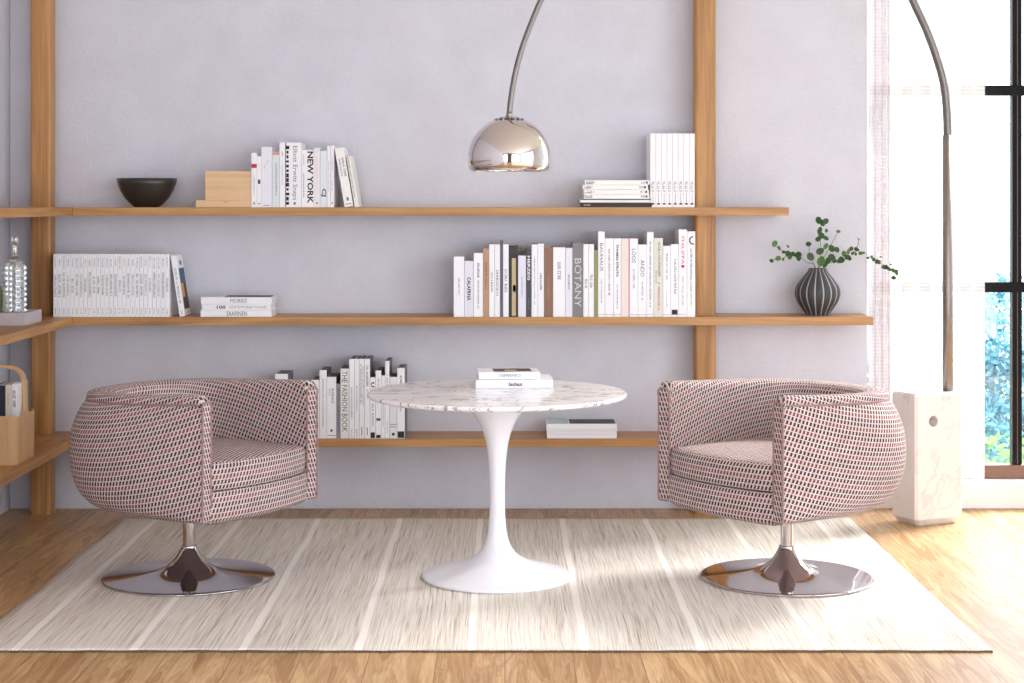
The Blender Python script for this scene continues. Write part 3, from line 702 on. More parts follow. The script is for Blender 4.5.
mobj('knot', [(PX(226, YB)-bk.location.x+a, -.0003, .020+c) for a,c in kn], [tuple(range(13))], simple('wood_knot',(206,164,120),.6), bk)

# ------------------------------------------------------------------ vase with sprigs
zv = ZS[M_]+.0005; yv = 7.915; xv = PX(817.5, yv)
prof = catmull([(.0,.0,0),(.050,0,0),(.0545,.004,0),(.073,.032,0),(.093,.062,0),(.1035,.096,0),(.099,.128,0),(.079,.160,0),(.056,.188,0),(.043,.205,0),(.0415,.215,0)], 3)
prof = [(p.x, p.y) for p in prof]
nl = 16; seg = nl*12; vs = []; fs = []; fm = []
for r, zz in prof:
    for i in range(seg):
        ph = (i % 12)/12; d = abs(ph-.5)*2   # d=1 at the ridge
        lobe = 1 - .07*(d**3)*min(1, max(0, (zz-.0)/.03)) if zz > .002 else 1
        rid = .035 if (i % 12) == 0 else 0
        a = 2*PI*i/seg+.1
        rr = r*(lobe+rid*1.2)
        vs.append((rr*math.cos(a), rr*math.sin(a), zz))
for k in range(len(prof)-1):
    for i in range(seg):
        j = (i+1) % seg; fs.append((k*seg+i, k*seg+j, (k+1)*seg+j, (k+1)*seg+i)); fm.append(1 if (i % 12) in (0,11) and k > 2 else 0)
inner = [(.0375,.215),(.036,.205),(.05,.185),(.07,.16),(.088,.128),(.092,.1),(.08,.06),(.05,.02),(0,.012)]
n0 = len(vs); MBv = MB(); MBv.v = vs; MBv.f = fs; MBv.m = fm
MBv.lathe([(.0415,.215)]+inner, 48, mi=0)
e = MBv.obj('vase', [simple('charcoal_ceramic', (60,62,66), .5, noise=.4, nscale=120), simple('rubbed_ridge_glaze', (172,172,174), .5)], smooth=True, loc=(xv, yv, zv))
tag(e, 'round charcoal ceramic vase with pale vertical ribs, on the middle shelf', 'vase')
sp = empty('leafy_sprigs', (xv, yv, zv+.05)); tag(sp, 'green leafy sprigs standing in the ribbed charcoal vase, one drooping toward the window', 'plant')
def sp_pt(px, py, dy=0): 
    y = yv+dy; return Vector((PX(px, y)-xv, dy, PZ(py, y)-zv-.05))
stems = [
 [(817,300),(819,266),(821,250),(820,236),(822,219)],
 [(817,300),(818,268),(826,254),(832,243),(838,232)],
 [(817,300),(816,268),(806,262),(799,256),(788,253),(778,248),(773,243)],
 [(817,300),(815,268),(810,258),(809,245)],
 [(788,253),(783,259),(776,259),(771,261)],
 [(817,300),(819,268),(833,262),(845,256),(855,251),(864,253),(874,259),(882,264),(890,268),(896,273),(894,278)],
 [(836,260),(843,261),(849,258)],
 [(855,251),(858,245),(859,239)],
]
gst = simple('green_brown_stem', (96,88,62), .7)
for k, s in enumerate(stems):
    P = [sp_pt(x, y, (-.05*i/len(s))*(1 if k % 2 else -.3)) for i, (x, y) in enumerate(s)]
    MB().tube(catmull(P, 5), .0013, 6).obj('stem', gst, sp, smooth=True)
A = [(610,115,3.2),(690,128,3),(655,145,3),(620,232,3.4),(700,235,1.8),(640,290,3.4),(605,330,2.8),(690,322,3),(835,245,2.0),(625,470,3.6),(690,410,3),(760,440,3.4),(820,452,2.6),(640,585,4.4),(685,615,3.4),(760,545,4),(720,575,3),(790,580,2.4),(870,570,3.4),(900,495,2.4),(495,388,2.6),(515,530,4.0),(380,515,3.6),(385,550,2.6),(110,382,3.0),(158,432,2.2),(212,478,1.8),(262,498,3.0),(320,500,2.4),(285,540,2.4),(260,415,1.6),(150,550,2.6),(205,562,1.6),(75,578,2.0)]
B = [(20,190,2.2),(90,345,3.0),(60,362,2.4),(170,305,2.8),(200,322,2),(130,250,2.2),(180,222,2.4),(222,188,2.2),(290,195,2.2),(312,205,1.5),(240,250,1.8),(280,258,1.8),(350,250,2),(385,245,1.5),(450,312,1.4),(500,300,1.6),(530,335,1.8),(572,362,2.2),(600,372,2),(660,435,2),(690,442,2.4),(712,452,2),(750,470,1.8),(790,480,2),(830,498,2.4),(842,528,2),(800,585,2.2),(765,405,1.2),(320,58,1.3),(625,300,1.0)]
vs = []; fs = []; fm = []
rr = random.Random(4)
for (lst, ox, oy, sc) in ((A,765,210,11.39),(B,835,235,13.66)):
    for (x, y, r) in lst:
        px = ox+x/sc; py = oy+y/sc
        c = sp_pt(px, py, rr.uniform(-.045,.02)); R = r*YB/F*1.15
        nrm = Vector((rr.uniform(-.7,.7), -1, rr.uniform(-.5,.8))).normalized(); a = nrm.orthogonal().normalized(); b2 = nrm.cross(a)
        th = rr.uniform(0, 2*PI); u = a*math.cos(th)+b2*math.sin(th); v = nrm.cross(u); k = len(vs); n = 10
        vs.append(c - nrm*R*.12)
        for q in range(n):
            an = 2*PI*q/n; e_ = 1.0 + (.16 if q == 0 else 0)
            vs.append(c + (u*math.cos(an)*e_ + v*math.sin(an)*.86)*R + nrm*R*.10)
        mi = rr.choice((0,0,1))
        for q in range(n): fs.append((k, k+1+q, k+1+(q+1) % n)); fm.append(mi)
lf = mobj('foliage', vs, fs, [simple('leaf_green', (44,84,36), .5, noise=.3, nscale=60), simple('leaf_light_green', (78,122,54), .5, noise=.3, nscale=60)], sp, fm=fm, smooth=True)

# ------------------------------------------------------------------ side shelf things
zt = ZS[M_]+.0005
tr_ = empty('display_tray', (-2.158, 7.37, zt)); tag(tr_, 'pale mauve-grey box tray on the side shelf under the glass bottle', 'tray')
TM = simple('mauve_grey_lacquer', (192,184,190), .6, noise=.2, nscale=90)
f = MB(); f.box(-.14,.141,-.13,.13,0,.043); f.obj('tray_body', TM, tr_, bevel=.001)
f = MB(); f.box(-.14,.141,-.13,-.126,.0432,.053); f.box(-.14,.141,.126,.13,.0432,.053); f.box(.137,.141,-.126,.126,.0432,.053); f.box(-.14,-.136,-.126,.126,.0432,.053); f.obj('rim', TM, tr_)
xb_ = PX(15.0, 7.34)
bt = empty('glass_decanter', (xb_, 7.34, zt+.0445)); tag(bt, 'clear studded glass decanter with stopper standing on the mauve tray', 'bottle')
BG, nt, b, N, L = nmat('clear_bottle_glass')
b.inputs['Base Color'].default_value = (.93,.94,.94,1); b.inputs['Roughness'].default_value = .03; b.inputs['Transmission Weight'].default_value = .85; b.inputs['IOR'].default_value = 1.45; b.inputs['Metallic'].default_value = .12
f = MB(); f.lathe([(0,0),(.040,0),(.043,.004),(.043,.205),(.038,.220),(.022,.233),(.012,.245),(.009,.262),(.009,.285),(.012,.289),(.012,.292),(0,.292)], 40)
for i in range(9):
    for k in range(14):
        a = 2*PI*k/14; zc = .016+i*.0225
        # pyramid stud
        ux, uy = -math.sin(a), math.cos(a); R = .042
        P = []
        for (s, t, o) in ((-1,-1,0),(1,-1,0),(1,1,0),(-1,1,0),(0,0,1)):
            q = .0085
            P.append(((R+o*.0095)*math.cos(a)+s*q*ux, (R+o*.0095)*math.sin(a)+s*q*uy, zc+t*.0095))
        f.add(P, [(0,1,4),(1,2,4),(2,3,4),(3,0,4)])
f.obj('bottle_body', BG, bt)
MB().lathe([(0,.2922),(.009,.2922),(.010,.296),(.014,.300),(.0145,.326),(.011,.330),(0,.331)], 24).obj('stopper', BG, bt, smooth=True)
# small green glass vase at the picture's edge
xg = PX(-5.5, 7.33)
gv = MB().lathe([(0,0),(.024,0),(.030,.01),(.034,.05),(.032,.10),(.020,.13),(.012,.145),(.0125,.165),(.010,.165),(.009,.146),(.017,.128),(.028,.1),(.03,.05),(.02,.012),(0,.01)], 32).obj('glass_vase', simple('olive_green_glass', (104,128,70), .15), smooth=True, loc=(xg, 7.33, zt+.0445))
tag(gv, 'small green glass vase on the tray beside the decanter', 'vase')
# basket
zb = ZS[L_]+.0005
bs = empty('wooden_basket', (-2.135, 7.15, zb)); tag(bs, 'light bent-wood basket with arched handle on the low side shelf', 'basket')
Y0, Y1, Xr, Xl = -.148, .142, .150, -.150
f = MB(); f.prism(rrect(0, -.003, .284, .274, .024), .0005, .012); f.obj('bottom', PLY, bs)
P = rrect(0, -.003, .30, .29, .03, 6); Q = rrect(0, -.003, .286, .276, .024, 6)
nq = len(P); vs = []; fs = []
def rimz(x, y):
    # side panels rise toward the handle in the middle
    s = max(0, 1-abs(y)/.10) if abs(x) > .12 else 0
    return .200 - .012*math.sin(PI*(y-Y0)/(Y1-Y0)) + .035*(s**3)
PP = []
def densify(P, m=3):
    o = []
    for i in range(len(P)):
        a = P[i]; c = P[(i+1) % len(P)]; L_n = math.dist(a, c); k = max(1, int(L_n/.012))
        for j in range(k): o.append((a[0]+(c[0]-a[0])*j/k, a[1]+(c[1]-a[1])*j/k))
    return o
PD = densify(P); 
for (x, y) in PD:
    s = .95; qx, qy = x*(1-.007/max(.02, math.hypot(x,y))), y*(1-.007/max(.02, math.hypot(x,y)))
    zz = rimz(x, y); vs += [(x,y,.0), (x,y,zz), (qx,qy,zz), (qx,qy,.0)]
for i in range(len(PD)):
    j = (i+1) % len(PD); a = i*4; c = j*4
    for k in range(3): fs.append((a+k, c+k, c+k+1, a+k+1))
mobj('side_wall', vs, fs, PLY, bs)
# handle: a flat band bent into an arch
pth = catmull([(.1445,0,.15),(.1445,0,.21),(.143,0,.28),(.138,0,.335),(.118,0,.372),(.075,0,.388),(0,0,.391),(-.075,0,.388),(-.118,0,.372),(-.138,0,.335),(-.143,0,.28),(-.1445,0,.21),(-.1445,0,.15)], 6)
vs = []; fs = []
for i, p in enumerate(pth):
    t = (pth[min(i+1, len(pth)-1)]-pth[max(i-1,0)]).normalized(); nrm = Vector((t.z, 0, -t.x))
    hw = .015 + .03*max(0, 1-(p.z-.15)/.10)**2
    for (a, c) in ((-1,-1),(1,-1),(1,1),(-1,1)): vs.append(p+nrm*(.0065*a)+Vector((0, hw*c, 0)))
for i in range(len(pth)-1):
    for k in range(4): l = (k+1) % 4; fs.append((i*4+k, i*4+l, (i+1)*4+l, (i+1)*4+k))
fs += [(0,1,2,3), ((len(pth)-1)*4+3, (len(pth)-1)*4+2, (len(pth)-1)*4+1, (len(pth)-1)*4)]
mobj('handle', vs, fs, PLY, bs)
def bbook(x0, x1, top, col, label, tx=()):
    y = 7.06; e = book((x1-x0)*y/F-.0006, PZ(top, y)-zb-.0135, .16, col, (PX((x0+x1)/2, y), y, zb+.0132), tx); tag(e, label, 'book', 'books in the wooden basket')
bbook(-6, 5.2, 385.5, (34,38,62), 'navy book in the bent-wood basket')
bbook(5.3, 11.6, 385, (226,220,206), 'cream book between the navy and the white one in the basket', [('m',400,.8,.05,.008,0,TAN_INK)])
bbook(11.7, 16.6, 384, W1, 'white book with dark marks nearest the basket side', [('m',401,.8,.07,.012,0,MID_INK)])

# ------------------------------------------------------------------ tulip table
tx_, ty_ = PX(497.2, 6.57), 6.57
tb = empty('pedestal_table', (tx_, ty_, .0072)); tag(tb, 'round white marble table on a white trumpet pedestal foot in the middle of the rug', 'table')
MB().lathe([(0,.672),(.30,.672),(.40,.676),(.465,.683),(.488,.689),(.4935,.694),(.4945,.699),(.493,.703),(.488,.7055),(0,.7055)], 128).obj('tabletop', MARBLE_T, tb, smooth=False)
tt = bpy.data.objects['tabletop']; 
P = catmull([(.284,0,.001),(.2845,0,.006),(.281,0,.011),(.255,0,.020),(.20,0,.036),(.15,0,.050),(.105,0,.068),(.072,0,.092),(.050,0,.124),(.037,0,.170),(.031,0,.23),(.029,0,.30),(.0305,0,.38),(.035,0,.45),(.043,0,.51),(.055,0,.555),(.074,0,.597),(.100,0,.632),(.132,0,.658),(.16,0,.671)], 4)
MB().lathe([(0,.001)]+[(p.x, p.z) for p in P]+[(0,.671)], 96).obj('pedestal', TULIP, tb, smooth=True)
zt_ = .0072+.7055
bx = ty_-.085
def tbook(x0, y, w, ln, d, zb_, col, label, texts, rz):
    e = book(w, ln, d, col, (x0, y, zb_+w/2+.0004), texts, lying=True, rz=rz); tag(e, label, 'book', 'books on the marble table'); return e
e1 = tbook(PX(476, 6.68), 6.68, .033, .300, .22, zt_, W1, 'larger white book lying underneath on the marble table', [('b','bauhaus',.51,.052,.015,0,INK)], math.radians(2))
e2 = tbook(PX(479, 6.70), 6.70, .026, .238, .17, zt_+.034, W1, 'smaller white book with cover photo lying on top on the marble table', [('t','CHIPPERFIELD',.50,.088,.012,0,MID_INK)], math.radians(4))
MB().box(-.0133, -.0128, .03, .15, .06, .21).obj('cover_photo', simple('warm_cover_photo',(70,58,50),.5,noise=.8,nscale=25), e2)
MB().box(-.0135, -.0128, .05, .10, .105, .15).obj('cover_photo', simple('sand_cover_photo',(206,176,130),.5), e2)

# ------------------------------------------------------------------ swivel tub chair
chair = empty('tub_chair', (-1.202, 6.555, .0072), (0,0,math.radians(-32)))
tag(chair, 'red and black flecked swivel tub chair near the shelving corner', 'chair', 'swivel tub chairs at the table')
half = catmull([(-.366,0,0),(-.350,.12,0),(-.299,.230,0),(-.215,.306,0),(-.10,.345,0),(.03,.355,0),(.17,.348,0),(.30,.333,0),(.36,.325,0)], 10)
path = [Vector((p.x, -p.y, 0)) for p in half[:0:-1]] + half      # from the -v front corner round the back to the +v front corner
# resample evenly
def resample(P, n, closed=False):
    Q = P+[P[0]] if closed else P
    L_ = [0]
    for a, c in zip(Q, Q[1:]): L_.append(L_[-1]+(c-a).length)
    out = []; k = 0
    m = n if closed else n-1
    for i in range(n):
        t = L_[-1]*i/m
        while k < len(L_)-2 and L_[k+1] < t: k += 1
        f_ = (t-L_[k])/max(1e-9, L_[k+1]-L_[k]); out.append(Q[k].lerp(Q[k+1], f_))
    return out, L_[-1]
NP = 121
path, plen = resample(path, NP)
nrm = []
for i, p in enumerate(path):
    t = (path[min(i+1, NP-1)]-path[max(i-1,0)]).normalized(); nrm.append(Vector((t.y, -t.x, 0)))   # outward
def outward_check():
    return nrm[NP//2].x < 0
if not outward_check(): nrm = [-n for n in nrm]
OUT_B = [(-.150,.268),(-.085,.274),(-.035,.290),(.006,.318),(.038,.362),(.058,.415),(.067,.475),(.067,.535),(.058,.595),(.040,.650),(.018,.692),(.000,.712)]
OUT_F = [(-.054,.292),(-.040,.292),(-.020,.292),(-.003,.294),(.000,.310),(.0,.36),(.0,.42),(.0,.50),(.0,.58),(.0,.65),(.0,.69),(.000,.712)]
RIM = [(.002,.722),(.002,.733),(-.004,.741),(-.014,.746),(-.028,.747),(-.042,.744),(-.050,.735),(-.052,.720)]
INN = [(-.052,.62),(-.052,.50),(-.052,.40),(-.054,.34)]
def section(i):
    t = abs(i/(NP-1)*2-1); wb = (1-t**3.0)
    S = [((a*wb+c*(1-wb)), (b_*wb+d*(1-wb))) for (a,b_),(c,d) in zip(OUT_B, OUT_F)]
    sm = catmull([(a,0,b_) for a,b_ in S], 3)
    thick = 1 + 1.15*(1-t**2.2)
    S = [(p.x, p.z) for p in sm] + [(o if o > 0 else o*thick, z - .006*(thick-1)*(-o/.052 if o < 0 else 0)) for o, z in RIM]
    S = S + [(o*thick, z) for o, z in INN]
    return S
end_r = .028
vs = []; uvv = []
K = len(section(0))
for i, p in enumerate(path):
    S = section(i); acc = 0; s_end = min(i, NP-1-i)*plen/(NP-1)
    drop = end_r - math.sqrt(max(0, end_r**2-(end_r-min(end_r, s_end))**2)) if s_end < end_r else 0
    us_ = i*plen/(NP-1)
    for k, (o, z) in enumerate(S):
        if k: acc += math.hypot(o-S[k-1][0], z-S[k-1][1])
        zz = z - drop*max(0, min(1, (z-.69)/.03)) - .024*(1-abs(i/(NP-1)*2-1)**2.2)*max(0, min(1, (z-.45)/.25))
        q = p + nrm[i]*o; vs.append((q.x, q.y, zz)); uvv.append((us_, acc if k < K-len(INN)-len(RIM) else acc))
fs = []; fuv = []
for i in range(NP-1):
    for k in range(K-1):
        f_ = (i*K+k, (i+1)*K+k, (i+1)*K+k+1, i*K+k+1); fs.append(f_); fuv.append([uvv[j] for j in f_])
for base, rev in ((0, False), ((NP-1)*K, True)):
    ids = [base+k for k in range(K)]
    if rev: ids = ids[::-1]
    fs.append(tuple(ids)); fuv.append([(vs[j][1], vs[j][2]) for j in ids])
shell = mobj('barrel_back', vs, fs, FABRIC, chair, smooth=False, uv=fuv)
shell.data.polygons.foreach_set('use_smooth', [True]*(len(fs)-2)+[False]*2)
# piping: around each arm front and along the seam under the rim
pp = MB()
for base in (0, (NP-1)*K):
    pts = [Vector(vs[base+k]) for k in range(2, K)]
    pp.tube(pts, .0042, 8)
pts = [Vector(vs[i*K+ (K-len(INN)-len(RIM)-1)])+nrm[i]*.001 for i in range(1, NP-1)]
pp.tube(pts, .0042, 8)
pp.obj('piping', PIPE_F, chair, smooth=True)
def dshape(off, uf, bow, n=160):
    back = [p+nrm[i]*off for i, p in enumerate(path)]
    back = [p for p in back if p.x < uf-.001]
    a, c = back[-1], back[0]
    a = Vector((uf, a.y, 0)); c = Vector((uf, c.y, 0)); arc = []
    m = 24
    for k in range(m+1):
        t = k/m; y = a.y+(c.y-a.y)*t; arc.append(Vector((uf+bow*(1-(2*t-1)**2)**.85, y, 0)))
    P = back+arc
    P, L_ = resample(P, n, True); return P, L_
def loft(name, levels, top_z, crown, mat, bottom=True):
    """levels: (offset inset, z)"""
    base, Ln = levels[0]
    n = len(base); vs = []; uvv = []; v = 0; prevz = None; previ = 0
    cx_ = sum(p.x for p in base)/n
    rings = []
    for (P, inset, z) in [(base, i_, z_) for i_, z_ in levels[1:]]:
        if prevz is not None: v += math.hypot(z-prevz, inset-previ)
        prevz, previ = z, inset
        for i, p in enumerate(P):
            t = (P[(i+1) % n]-P[i-1]).normalized(); nn = Vector((t.y, -t.x, 0))
            if nn.dot(p-Vector((cx_,0,0))) < 0: nn = -nn
            q = p-nn*inset; vs.append((q.x, q.y, z)); uvv.append((Ln*i/n, v))
    R = len(levels)-1; fs = []; fuv = []
    for k in range(R-1):
        for i in range(n):
            j = (i+1) % n; f_ = (k*n+i, k*n+j, (k+1)*n+j, (k+1)*n+i); fs.append(f_)
            uu = [uvv[q] for q in f_]
            if j == 0: uu = [uu[0], (Ln, uu[1][1]), (Ln, uu[2][1]), uu[3]]
            fuv.append(uu)
    last = (R-1)*n; ringid = last
    for s in (.9, .75, .55, .3, .08):
        nb = len(vs)
        for i in range(n):
            x, y, _ = vs[last+i]; vs.append((cx_+(x-cx_)*s, y*s, top_z+crown*(1-s*s)))
        for i in range(n):
            j = (i+1) % n; f_ = (ringid+i, ringid+j, nb+j, nb+i); fs.append(f_); fuv.append([(vs[q][0], vs[q][1]) for q in f_])
        ringid = nb
    f_ = tuple(ringid+i for i in range(n)); fs.append(f_); fuv.append([(vs[q][0], vs[q][1]) for q in f_])
    if bottom:
        f_ = tuple(range(n-1,-1,-1)); fs.append(f_); fuv.append([(vs[q][0], vs[q][1]) for q in f_])
    return mobj(name, vs, fs, mat, chair, smooth=True, uv=fuv)
D1 = dshape(-.045, .350, .042)
loft('seat_base', [D1, (.10,.268),(.03,.274),(.008,.286),(0,.298),(0,.385),(.004,.391),(.012,.393)], .3935, 0, FABRIC)
D2 = dshape(-.0545, .345, .048)
loft('seat_cushion', [D2, (.02,.3945),(.006,.397),(.001,.404),(0,.42),(-.001,.45),(0,.478),(.004,.488),(.014,.495)], .497, .014, FABRIC)
MB().lathe([(0,.118),(.0235,.118),(.0235,.272),(0,.272)], 32).obj('post', CHROME, chair, smooth=False)
bpy.data.objects['post']
P = catmull([(.3245,0,.001),(.326,0,.005),(.323,0,.009),(.30,0,.0115),(.24,0,.0165),(.18,0,.0225),(.13,0,.031),(.095,0,.043),(.070,0,.060),(.050,0,.082),(.036,0,.105),(.030,0,.118),(.029,0,.124)], 4)
MB().lathe([(0,.001)]+[(p.x,p.z) for p in P]+[(.0236,.125)], 96).obj('pedestal_foot', CHROME, chair, smooth=True)
for o in chair.children:
    if o.name.startswith('post'):
        o.data.polygons.foreach_set('use_smooth', [True]*len(o.data.polygons))
        m_ = o.modifiers.new('e', 'EDGE_SPLIT')
c2 = copy_tree(chair); c2.location = (1.071, 6.55, .0072); c2.rotation_euler = (0,0,math.radians(217))
tag(c2, 'red and black flecked swivel tub chair in front of the marble lamp block', 'chair', 'swivel tub chairs at the table')

# ------------------------------------------------------------------ arc lamp
fl = Vector((1.814, 7.6, 0)); e1v = Vector((.905,.424,0)); e2v = Vector((-.424,.905,0)); BW, BD, BH = .262, .180, .585
lp = empty('arc_floor_lamp', tuple(fl+e1v*BW/2+e2v*BD/2+Vector((0,0,.0006)))); tag(lp, 'steel arc floor lamp with marble block foot and chrome dome over the table', 'lamp')
def loc_l(v): return Vector(v)-lp.location
ang = math.atan2(e1v.y, e1v.x)
blk = MB(); c_ = .030; zs_ = [(0,c_*.9),(c_,0),(BH-.012,0),(BH,.012)]
# block with bevelled vertical edge and chamfered foot
def ringb(ins, cut):
    hw, hd = BW/2-ins, BD/2-ins
    return [(-hw+cut,-hd),(hw-cut,-hd),(hw,-hd+cut),(hw,hd-cut),(hw-cut,hd),(-hw+cut,hd),(-hw,hd-cut),(-hw,-hd+cut)]
# the through hole is cut in by building the front/back faces round it
vsB = []; fsB = []
rings = [(0,.020,.012),(.030,0,.012),(BH-.010,0,.012),(BH,.010,.012)]
for (z,ins,cut) in rings: vsB += [(x,y,z) for x,y in ringb(ins,cut)]
hx, hz, hr = -.036, .462, .0245   # the hole
for k in range(3):
    for i in range(8):
        j = (i+1) % 8
        if k == 1 and i in (0, 4): continue
        fsB.append((k*8+i, k*8+j, (k+1)*8+j, (k+1)*8+i))
fsB.append(tuple(range(7,-1,-1))); fsB.append(tuple(range(24,32)))
for side, (ia, ib) in ((-1,(0,1)),(1,(4,5))):
    y = side*BD/2; n = 32
    xa, xb2 = -(BW/2-.012), BW/2-.012; za, zb2 = .030, BH-.010
    start = len(vsB)
    for q in range(n):
        a = 2*PI*q/n; vsB.append((hx+hr*math.cos(a), y, hz+hr*math.sin(a)))
    for q in range(n):
        a = 2*PI*q/n; cx2, cz2 = math.cos(a), math.sin(a)
        t = min((xb2-hx)/cx2 if cx2 > 1e-6 else 1e9, (xa-hx)/cx2 if cx2 < -1e-6 else 1e9, (zb2-hz)/cz2 if cz2 > 1e-6 else 1e9, (za-hz)/cz2 if cz2 < -1e-6 else 1e9)
        vsB.append((hx+t*cx2, y, hz+t*cz2))
    def edge_id(x, z):
        return (abs(x-xb2) < 1e-5, abs(x-xa) < 1e-5, abs(z-zb2) < 1e-5, abs(z-za) < 1e-5)
    for q in range(n):
        r_ = (q+1) % n; f_ = [start+q, start+r_, start+n+r_]
        v1 = vsB[start+n+q]; v2 = vsB[start+n+r_]; E1 = edge_id(v1[0], v1[2]); E2 = edge_id(v2[0], v2[2])
        if not any(a and b_ for a, b_ in zip(E1, E2)):   # a corner lies between
            cxn = xb2 if (E1[0] or E2[0]) else xa; czn = zb2 if (E1[2] or E2[2]) else za
            vsB.append((cxn, y, czn)); f_.append(len(vsB)-1)
        f_.append(start+n+q)
        fsB.append(tuple(f_ if side == 1 else f_[::-1]))
    if side == -1: s0 = start
    else:
        for q in range(n):
            r_ = (q+1) % n; fsB.append((s0+q, s0+r_, start+r_, start+q))
b_ = mobj('marble_base', vsB, fsB, MARBLE_B, lp); b_.rotation_euler = (0,0,ang)
# stem
pb = fl+e1v*.225+e2v*.06; pe = Vector((PX(509.3, 6.65), 6.65, 0))
def arcpt(t, z): q = pb.lerp(pe, t); return Vector((q.x, q.y, z))-lp.location
def flat_tube(pts, hw, hd, name, mat, parent=lp, smooth=True):
    dirh = (pe-pb).normalized(); side = Vector((-dirh.y, dirh.x, 0)); vs = []; fs = []
    n = len(pts); seg = 12
    for i, p in enumerate(pts):
        t = (pts[min(i+1,n-1)]-pts[max(i-1,0)]).normalized(); a = side; nb = t.cross(a).normalized()
        w = hw[i] if isinstance(hw, list) else hw
        for k in range(seg):
            an = 2*PI*k/seg; ca, sa = math.cos(an), math.sin(an)
            ca = math.copysign(abs(ca)**.6, ca); sa = math.copysign(abs(sa)**.6, sa)
            vs.append(p+nb*(ca*w)+a*(sa*(w if hd is None else hd)))
    for i in range(n-1):
        for k in range(seg): l = (k+1) % seg; fs.append((i*seg+k, i*seg+l, (i+1)*seg+l, (i+1)*seg+k))
    fs += [tuple(range(seg-1,-1,-1)), tuple((n-1)*seg+k for k in range(seg))]
    return mobj(name, vs, fs, mat, parent, smooth=smooth)
STEEL = simple('satin_steel', (158,148,142), .5, 1)
STEEL_D = simple('satin_steel_arm', (138,133,132), .5, 1)
flat_tube([arcpt(0, .55), arcpt(0, 1.0), arcpt(0, 1.735)], .0215, .0195, 'upright_tube', STEEL)
# circular arch through the measured points
hd_ = (pe-pb).length
ctrl = [(0,1.70),(.003,1.85),(.0138,1.99),(.0488,2.172),(.0885,2.317)]
tA, tB = .0885, .9373
import math as _m
chord = (tB-tA)*hd_; R_ = chord/2/math.sin(math.radians(63)); cxm = (tA+tB)/2
zbase = (2.317+2.224)/2 - R_*math.cos(math.radians(63))
for k in range(1, 16):
    an = math.radians(-63+126*k/16); t = cxm + R_*math.sin(an)/hd_; zz = zbase+R_*math.cos(an)
    zz += (2.317-2.224)/2*(1-2*(t-tA)/(tB-tA)); ctrl.append((t, zz))
ctrl += [(.9373,2.224),(.9707,2.058),(.9878,1.938),(.9965,1.84),(1.0,1.775)]
pts = catmull([arcpt(t, z) for t, z in ctrl], 5)
n = len(pts); ws = [.0170+(.0100-.0170)*min(1, i/(n-1)*1.15) for i in range(n)]
flat_tube(pts, ws, None, 'arched_arm', STEEL_D)
# dome
dc = pe + Vector((0,0,PZ(158.5, 6.65)))-lp.location
R = .1605
dp = [(.148,-.0475)] + [(R*math.cos(a), R*math.sin(a)) for a in [math.radians(x) for x in range(-14, 70, 4)]]
dpi = [(r-.0025 if r > .01 else 0, z-.001) for r, z in dp[::-1]]
capr = R*math.cos(math.radians(66)); 
dome = MB().lathe(dp+dpi+[dp[0]], 96).obj('dome_shade', CHROME_DOME, lp, smooth=True); dome.location = dc
f = MB(); z66 = R*math.sin(math.radians(66))
# slotted cap
cap = []
for (a0) in range(66, 91, 4): cap.append((max(.0001, (R-.001)*math.cos(math.radians(a0))), (R-.001)*math.sin(math.radians(a0))+.001))
f.lathe(cap+[(.0001, R+.003)], 64)
capo = f.obj('top_cap', CHROME_DOME, dome, smooth=True)
f = MB()
for k in range(14):
    a = 2*PI*k/14
    for el, wd in ((70, .0085), (78, .0055)):
        th_ = math.radians(el); r0 = (R+.001)
        P = []
        aa = a+(PI/14 if el == 78 else 0)
        for (du_, dv_) in ((-1,-1),(1,-1),(1,1),(-1,1)):
            e_ = th_+dv_*.030; b2_ = aa+du_*wd/(r0*math.cos(th_))
            P.append((r0*math.cos(e_)*math.cos(b2_), r0*math.cos(e_)*math.sin(b2_), r0*math.sin(e_)+.0012))
        f.add(P, [(0,1,2,3)])
f.obj('vent_slot', simple('vent_shadow_black', (22,20,20), .8), dome)
MB().lathe([(0,.02),(.022,.02),(.030,.0),(.030,-.02),(.024,-.035),(0,-.042)], 32).obj('bulb', simple('opal_bulb', (244,242,238), .3), dome, smooth=True)
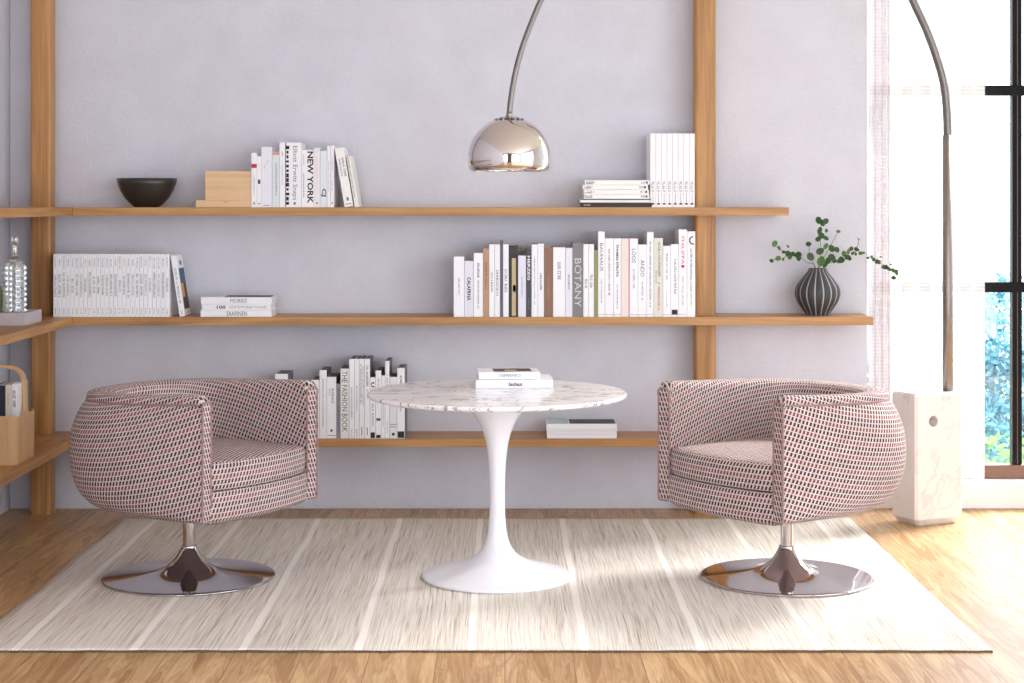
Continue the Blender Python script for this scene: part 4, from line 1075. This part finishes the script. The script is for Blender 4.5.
MB().lathe([(0,.16),(.012,.16),(.012,.03),(.018,.02),(0,.02)], 24).obj('socket', simple('socket_grey', (150,150,150), .5), dome, smooth=True)
MB().lathe([(0,.158),(.013,.158),(.013,.172),(.010,.176),(0,.176)], 24).obj('collar', NICKEL, dome, smooth=True)

# ------------------------------------------------------------------ light
wd = bpy.data.worlds.new('World'); SC.world = wd; wd.use_nodes = True
nt = wd.node_tree; bg = nt.nodes['Background']; bg.inputs['Color'].default_value = (.87,.93,1,1); bg.inputs['Strength'].default_value = 3.3
sd = bpy.data.lights.new('Sun', 'SUN'); sd.energy = 7; sd.angle = math.radians(22); sd.color = (1,.97,.94)
so = bpy.data.objects.new('Sun', sd); COL.objects.link(so)
so.rotation_euler = Vector((-.62, -.50, -.60)).to_track_quat('-Z', 'Y').to_euler()
def portal(loc, rot, sx_, sy_):
    l = bpy.data.lights.new('daylight_portal', 'AREA'); l.shape = 'RECTANGLE'; l.size = sx_; l.size_y = sy_; l.cycles.is_portal = True
    o = bpy.data.objects.new('daylight_portal', l); COL.objects.link(o); o.location = loc; o.rotation_euler = rot
portal((3.0, 8.34, 1.68), (-PI/2, 0, 0), 2.6, 3.1)
portal((XR+.29, 2.25, 1.55), (PI/2, 0, PI/2), 5.3, 2.85)
portal((2.5, YF-.29, 1.55), (PI/2, 0, 0), 3.2, 2.85)
portal((-1.4, YF-.29, 1.55), (PI/2, 0, 0), 1.4, 2.85)

# ------------------------------------------------------------------ camera
cd = bpy.data.cameras.new('Camera'); cd.sensor_width = 36; cd.lens = F/1024*36; cd.clip_start = .05; cd.clip_end = 200
cd.shift_x = (512-VX)/1024; cd.shift_y = -(341.5-VY)/1024
co = bpy.data.objects.new('Camera', cd); COL.objects.link(co); co.location = (0,0,H); co.rotation_euler = (PI/2,0,0)
SC.camera = co
SC.view_settings.view_transform = 'Standard'; SC.view_settings.look = 'None'; SC.view_settings.gamma = 1
SC.view_settings.use_curve_mapping = False
SC.view_settings.exposure = 0.97
SC.cycles.max_bounces = 10; SC.cycles.diffuse_bounces = 6; SC.cycles.transparent_max_bounces = 12
